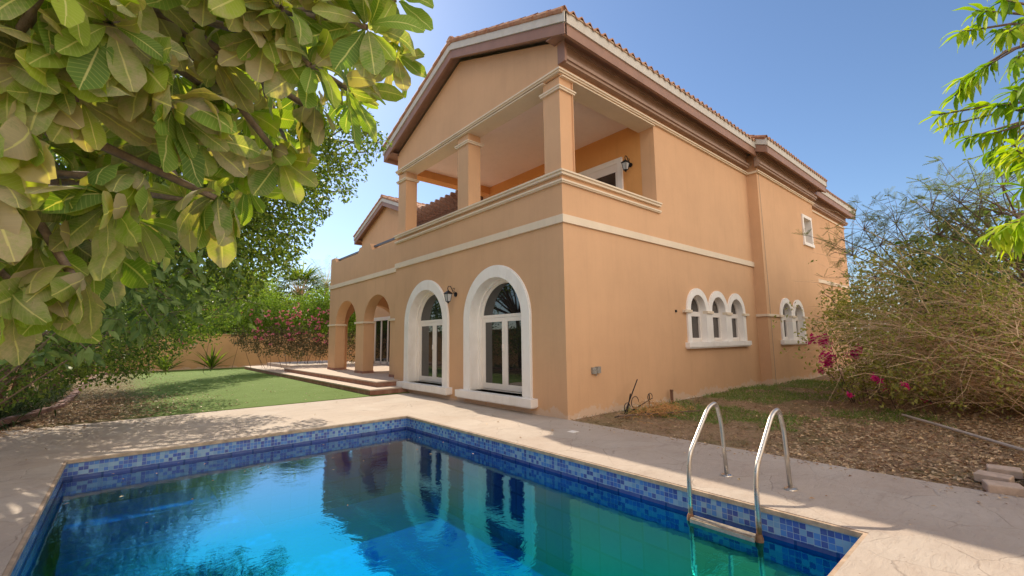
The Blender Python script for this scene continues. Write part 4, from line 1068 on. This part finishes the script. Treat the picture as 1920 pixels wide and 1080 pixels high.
# --- right side vegetation
T = empty('dry_shrub', 'huge half dead shrub of tangled tan twigs filling the right side', 'shrub', (6.5, -5.6, 0))
br = MB(); tips = []
base = Vector((6.6, -6.0, 0))
for i in range(2600):
    b0 = base+Vector((rng.gauss(.3, 1.5), rng.gauss(.2, .8), rng.uniform(0, 1.9)**1.0))
    a = rng.gauss(2.0, .9)       # azimuth spread, mainly toward the villa
    el = rng.uniform(-.1, .8); L_ = rng.uniform(1.2, 3.8)*(1 if rng.random() < .7 else .5)
    d = Vector((math.cos(a)*math.cos(el), math.sin(a)*math.cos(el), math.sin(el)))
    pts = [b0]; r0 = rng.choice((.005, .006, .008, .011)); n = 7; stray = False
    for k in range(n):
        d = (d+rv()*.2+Vector((0, 0, -.20*(k/n)))).normalized(); pts.append(pts[-1]+d*L_/n)
    if any(q.z < .02 or q.y > -.05*q.x-2.0 or q.x < 3.6 or (q.x < 5.0 and q.z < .6) for q in pts): continue
    br.tube(pts, [r0*(1-.75*k/n) for k in range(n+1)], 3, False); tips.append((pts[-1], d)); tips.append((pts[5], d))
    if rng.random() < .7:
        k = rng.randint(3, 5); d2 = (d+rv()*.7).normalized(); q = pts[k]
        br.tube([q, q+d2*.4, q+d2*.75+rv()*.12], [.004, .003, .002], 3, False); tips.append((q+d2*.75, d2))
for a, b in (((5.8, -5.9, 0), (8.8, -3.6, 2.1)), ((7.2, -6, 0), (5.8, -5.2, 2.6))):
    branches(br, a, [b], .045, .015, .15, 6)
br.build('twigs', M['twig'], T)
lf = MB()
for q, d in tips:
    if rng.random() < .55:
        for _ in range(rng.randint(2, 6)): lf.quadleaf(q+rv()*.09, rv(-.4), rv(.4), rng.uniform(.05, .10), .6)
for u, v, t, r_ in ((1640, 560, 12, .7), (1700, 540, 11.5, .8), (1760, 520, 11, .8), (1830, 520, 10.5, .8), (1890, 540, 10, .8), (1650, 620, 11.5, .6), (1720, 620, 11, .6), (1800, 600, 10.5, .6), (1880, 620, 10, .6), (1620, 500, 13, .7), (1690, 480, 12.5, .8), (1770, 470, 12, .8), (1850, 480, 11.5, .7), (1600, 600, 12.5, .4), (1900, 700, 8.6, .3), (1650, 680, 11.5, .4), (1740, 690, 10.5, .4)):
    clump(lf, at(u, v, t), r_, int(420*r_*r_), .06, .6, .3, .2)
lf.build('leaves', M['leaf_olive'], T)
# bougainvillea low at right with magenta
fl = [(at(1522, 637, 12.6), .13, 36), (at(1547, 641, 12.5), .18, 52), (at(1553, 668, 12.2), .2, 60), (at(1610, 655, 11.8), .12, 16), (at(1550, 682, 12.2), .13, 26), (at(1540, 696, 12.2), .07, 12), (at(1598, 665, 12), .13, 26), (at(1640, 708, 11), .07, 10), (at(1648, 712, 11), .05, 8), (at(1594, 742, 10.5), .05, 7), (at(1700, 722, 10.5), .06, 6), ((8.2, -3.3, .25), .12, 8), ((7.6, -3.4, .2), .15, 9), ((8.4, -3.3, 1.3), .15, 8), ((7.5, -4.2, 1.4), .1, 5), ((7.2, -4.4, 1.0), .1, 5), ((6.5, -4.2, .1), .1, 4)]
shrub('bougainvillea', 'sprawling bougainvillea with magenta flowers low beside the far end of the villa side wall', (8.2, -4.3, 0),
      S([(1545, 600, 12.6, .22), (1575, 590, 12.6, .3), (1530, 610, 12.6, .15), (1560, 560, 13, .3), (1550, 625, 12.6, .16), (1585, 640, 12.5, .3), (1580, 690, 12.3, .3), (1620, 690, 12, .35), (1660, 700, 11.5, .35), (1560, 705, 12.4, .18), (1700, 715, 11, .35), (1600, 720, 12, .2)])+[((9.3, -2.5, 1.75), .4), ((9.0, -2.4, 2.1), .35), ((9.5, -2.3, 1.35), .22), ((9.0, -2.9, .5), .4), ((8.4, -3.1, .7), .5), ((8.0, -3.6, .5), .5), ((7.6, -4.0, .6), .5), ((8.6, -3.4, 1.2), .5), ((8.9, -3.1, 1.8), .45), ((7.2, -4.6, .5), .5), ((9.4, -2.6, 2.2), .25), ((8.2, -3.8, .2), .5), ((7.4, -4.4, .25), .5)], 'leaf_olive', .075, .65, 1100, flowers=fl)
# feathery leucaena-like tree behind
def feather_tree(name, label, base, clumps, per=26):
    T = empty(name, label, 'tree', base); br = MB(); lf = MB(); base = Vector(base)
    fork = base+Vector((0, 0, 1.2)); MB().tube([base-Vector((0, 0, .06)), fork], [.08, .06], 7).build('trunk', M['bark'], T)
    for c, r_ in clumps:
        c = Vector(c); branches(br, fork, [c], .035, .012, .03)
        for _ in range(int(per*r_)):
            e = c+Vector((rng.gauss(0, .6), rng.gauss(0, .6), rng.gauss(.2, .6)))*r_
            branches(br, c, [e], .008, .003, .03, 3)
            ax = (e-c).normalized()
            for k in range(4):     # pinnate leaves
                d = (ax*.3+rv(.1)).normalized(); s = d.cross(Vector((0, 0, 1))).normalized(); L_ = rng.uniform(.16, .28)
                br.tube([e, e+d*L_], .0018, 3, False)
                for j in range(9):
                    p = e+d*L_*(j+1)/9
                    for sg in (-1, 1): lf.quadleaf(p, (s*sg+d*.35).normalized(), Vector((0, 0, 1)), .055, .32)
    br.build('branches', M['bark'], T); lf.build('foliage', M['leaf_feather'], T)
feather_tree('feathery_tree', 'thin feathery leaved tree rising above the dry shrub at the end of the villa', (13.0, -4.5, 0),
             S([(1620, 430, 15, .8), (1600, 480, 15, .8), (1650, 460, 15, .8), (1680, 420, 14, .6), (1700, 460, 14, .8), (1640, 520, 15, .8), (1600, 540, 16, .7), (1745, 400, 13, .6), (1580, 450, 16, .3)]))
feather_tree('feathery_tree', 'thin feathery leaved tree at the right margin, in front of the broad leaved plumeria', (9.2, -7.2, 0),
             S([(1800, 380, 11, .5), (1760, 440, 11, .6), (1840, 370, 10.5, .5), (1820, 430, 11, .7), (1880, 350, 10, .5), (1880, 400, 10, .6), (1900, 300, 10, .3)]))
T = empty('plumeria_tree', 'smaller plumeria with dull green paddle leaves standing behind the dry shrub on the right', 'tree', (11, -6.5, 0))
lf = MB(); br = MB(); MB().tube([(11, -6.5, -.06), (10.9, -6.4, 1.6)], [.1, .07], 8).build('trunk', M['bark_grey'], T)
for u, v, t in scatter([(1690, 520), (1700, 440), (1760, 400), (1850, 390), (1960, 370), (1960, 640), (1800, 620), (1700, 560)], 24, (12.0, 13.5), 1500):
    c = at(u, v, t); rosette(lf, c, rv(.8)-fw*.4, 12, .26, .095, .2, seg=3); br.tube([Vector((10.9, -6.4, 1.6)), (c+Vector((10.9, -6.4, 1.6)))*.5+rv()*.2, c], [.03, .02, .012], 4, False)
br.build('branches', M['bark_grey'], T); lf.build('leaves', M['plumeria_far'], T)
# far hedge behind right
shrub('hedge_shrub', 'dense green hedge shrub behind the dry shrub, closing the far right of the garden', (16, -6, 0), S([(1700, 560, 19, 1.8), (1780, 540, 18, 1.8), (1860, 560, 17, 1.8), (1640, 580, 21, 1.5), (1600, 600, 23, 1.3), (1920, 540, 16, 1.8), (1760, 640, 17, 1.5), (1880, 640, 16, 1.5), (1660, 660, 20, 1.3)]), 'leaf_olive', .16, .5, 420)

# --- mango branches upper right
T = empty('mango_tree', 'mango tree with long drooping yellow green leaves entering from the upper right', 'tree', (-1.2, -8.6, 0))
lf = MB(); br = MB()
mt = Vector((-1.3, -8.4, 2.2)); MB().tube([(-1.2, -8.6, -.06), mt], [.13, .09], 10).build('trunk', M['bark'], T, smooth=True)
tipsm = [(1760, 215, 4.4, 1), (1800, 60, 4.2, .8), (1870, 60, 4.2, .7), (1840, 130, 4.5, .6), (1900, 120, 4.0, .5), (1790, 180, 4.6, .6), (1870, 200, 4.3, .6), (1920, 200, 4.2, .5), (1850, 255, 4.4, .7), (1900, 270, 4.0, 1.0), (1810, 260, 4.7, .5), (1940, 60, 4, .5), (1830, 20, 4.3, .8), (1880, 0, 4.2, .5), (1940, 300, 4, .7), (1890, 240, 4.5, .4), (1860, -40, 4.3, .6), (1800, 150, 4.6, .9),
         (1885, 425, 3.6, 1.0), (1910, 420, 3.5, .9), (1860, 440, 3.6, 1.0), (1900, 455, 3.6, .9), (1890, 60, 4.1, .8), (1900, 170, 4.3, .5), (1830, 200, 4.5, .8), (1780, 235, 4.5, .9), (1905, 280, 3.9, 1.0), (1870, 300, 4.2, .8), (1930, 140, 4, .5), (1950, 240, 4, .6), (1900, 310, 4.6, .4), (1850, 290, 4.8, .3), (1910, 40, 4.5, .4), (1920, 350, 4.2, .5)]
mnodes = [at(2010, 60, 4.6), at(2020, 230, 4.5), at(2010, 420, 4.0)]
for q in mnodes: branches(br, mt, [q], .04, .02, .05, 7)
for u, v, t, bright in tipsm:
    c = at(u, v, t); q = min(mnodes, key=lambda k_: (k_-c).length); m_ = (c+q)*.5+Vector((0, 0, .08))+rv()*.03
    br.tube([q, m_, c], [.012, .008, .005], 5, False)
    ax = (c-m_).normalized()
    for i in range(15):
        f = i/15; p = c+(m_-c)*(f*.45); a = i*2.4
        o1 = ax.orthogonal().normalized(); o2 = ax.cross(o1)
        d = (ax*.8+(o1*math.cos(a)+o2*math.sin(a))*.8+Vector((0, 0, -.35))).normalized()
        lf.leaf(p, d, Vector((0, 0, 1))+rv()*.3, rng.uniform(.09, .16), rng.uniform(.024, .036), rng.uniform(.4, 1.3), 5, min(1, max(0, rng.gauss(bright*.8, .18))), fold=.3, shape='lance', wave=.1)
br.build('branches', M['bark'], T); lf.build('leaves', M['leaf_mango'], T, smooth=True)

# ------------------------------------------------------------------ ground cover
def litter(region, n, zf, sz=(.025, .07), curl=.3, mat='litter', name='leaf_litter'):
    mb = MB(); k = 0
    while k < n:
        x, y, ok = region()
        if not ok: continue
        k += 1; a = rng.random()*6.28; d = Vector((math.cos(a), math.sin(a), rng.uniform(-.15, .3))).normalized(); l = rng.uniform(*sz)
        mb.quadleaf(Vector((x, y, zf(x, y)+rng.uniform(.004, .02))), d, Vector((rng.gauss(0, curl), rng.gauss(0, curl), 1)), l, rng.uniform(.35, .7))
    return mb
def regL():
    x = -7.7+abs(rng.gauss(0, 1.15)); y = rng.uniform(6.3, 25.5) if rng.random() < .5 else rng.uniform(6.3, 11)
    return x, y, x < -2.5
mb = litter(regL, 6500, lambda x, y: .012, (.03, .085))
def regL2(): return rng.uniform(-7.4, -1.4), rng.uniform(6.4, 25), True
m2 = litter(regL2, 350, lambda x, y: .012)
def addm(a, b):
    o = len(a.v); a.v += b.v; a.f += [tuple(i+o for i in q) for q in b.f]; a.uv += b.uv; a.r += b.r; a.d += b.d
addm(mb, m2)
def regBed(): return rng.uniform(-9.1, -7.6), rng.uniform(4.5, 25), True
addm(mb, litter(regBed, 2500, lambda x, y: -.05))
def regL3():
    x = -8.9+abs(rng.gauss(0, .9)); y = 6.2-abs(rng.gauss(0, .5)); return x, y, True
addm(mb, litter(regL3, 500, lambda x, y: .0))
tag(mb.build('leaf_litter', M['litter']), 'brown fallen leaves scattered over the left edge of the lawn and bed', 'leaf litter', kind='stuff')
def gz(x, y):
    z = -.035+.05*noise.noise(Vector((x*.5, y*.5, 0)))+.025*noise.noise(Vector((x*1.7, y*1.7, 3))); z = min(z, .04); return z if x > .4 else min(z, -.012)
def regR():
    x = rng.uniform(.05, 9); y = -rng.random()**.7*8.5
    f = noise.noise(Vector((x*.6, y*.6, 9)))*.6
    return x, y, (-y-2.2+f*2)/2.2 > rng.random() or rng.random() < .12
mb = litter(regR, 20000, gz, (.03, .085), .5)
tag(mb.build('leaf_litter', M['litter']), 'thick carpet of dry brown leaves on the ground under the dry shrub', 'leaf litter', kind='stuff')
def regD():
    if rng.random() < .5: return rng.uniform(-8.5, -.2), rng.uniform(2.8, 6), True
    return rng.uniform(-1.7, -.05), rng.uniform(-7, 2), True
mb = litter(regD, 60, lambda x, y: .0, (.02, .06)); m2 = litter(lambda: (rng.uniform(-.35, .0), rng.uniform(-7, -.4), True), 260, lambda x, y: .0, (.02, .05)); addm(mb, m2)
tag(mb.build('leaf_litter', M['litter']), 'few small dry leaves blown onto the pool deck', 'leaf litter', kind='stuff')
mb = litter(lambda: (rng.uniform(PX0+.1, PX1-.1), PY1-.1-abs(rng.gauss(0, 1.6)), True), 26, lambda x, y: WZ-.002, (.03, .06), .05)
tag(mb.build('floating_leaves', M['litter']), 'few small fallen leaves floating on the pool water', 'floating leaves', kind='stuff')
gr = MB(); dg = MB()
for i in range(60000):
    x = rng.uniform(.05, 12); y = -rng.random()*7.2
    g = noise.noise(Vector((x*.55+4, y*.55, 2)))+.35*noise.noise(Vector((x*2, y*2, 5)))+(.30 if y > -2.0 and x > 1.6 else 0)-(.35 if y < -4.2 else 0)-(.2 if x < 1.2 else 0)
    a = rng.random()*6.28; el = rng.uniform(.5, 1.4); d = Vector((math.cos(a)*math.cos(el), math.sin(a)*math.cos(el), math.sin(el)))
    if g > .12: gr.leaf(Vector((x, y, gz(x, y)-.005)), d, rv(), rng.uniform(.07, .15), .011, rng.uniform(.3, 1.2), 2, None, shape='lance', cross=False)
    elif rng.random() < .6: dg.leaf(Vector((x, y, gz(x, y)-.005)), Vector((d.x, d.y, d.z*.4)).normalized(), rv(), rng.uniform(.06, .13), .010, rng.uniform(.3, 1.2), 2, None, shape='lance', cross=False)
tag(gr.build('grass', M['grass']), 'patches of short green grass beside the villa side wall', 'grass', kind='stuff')
tag(dg.build('dry_grass', M['drygrass']), 'sparse straw coloured dry grass on the side garden soil', 'dry grass', kind='stuff')
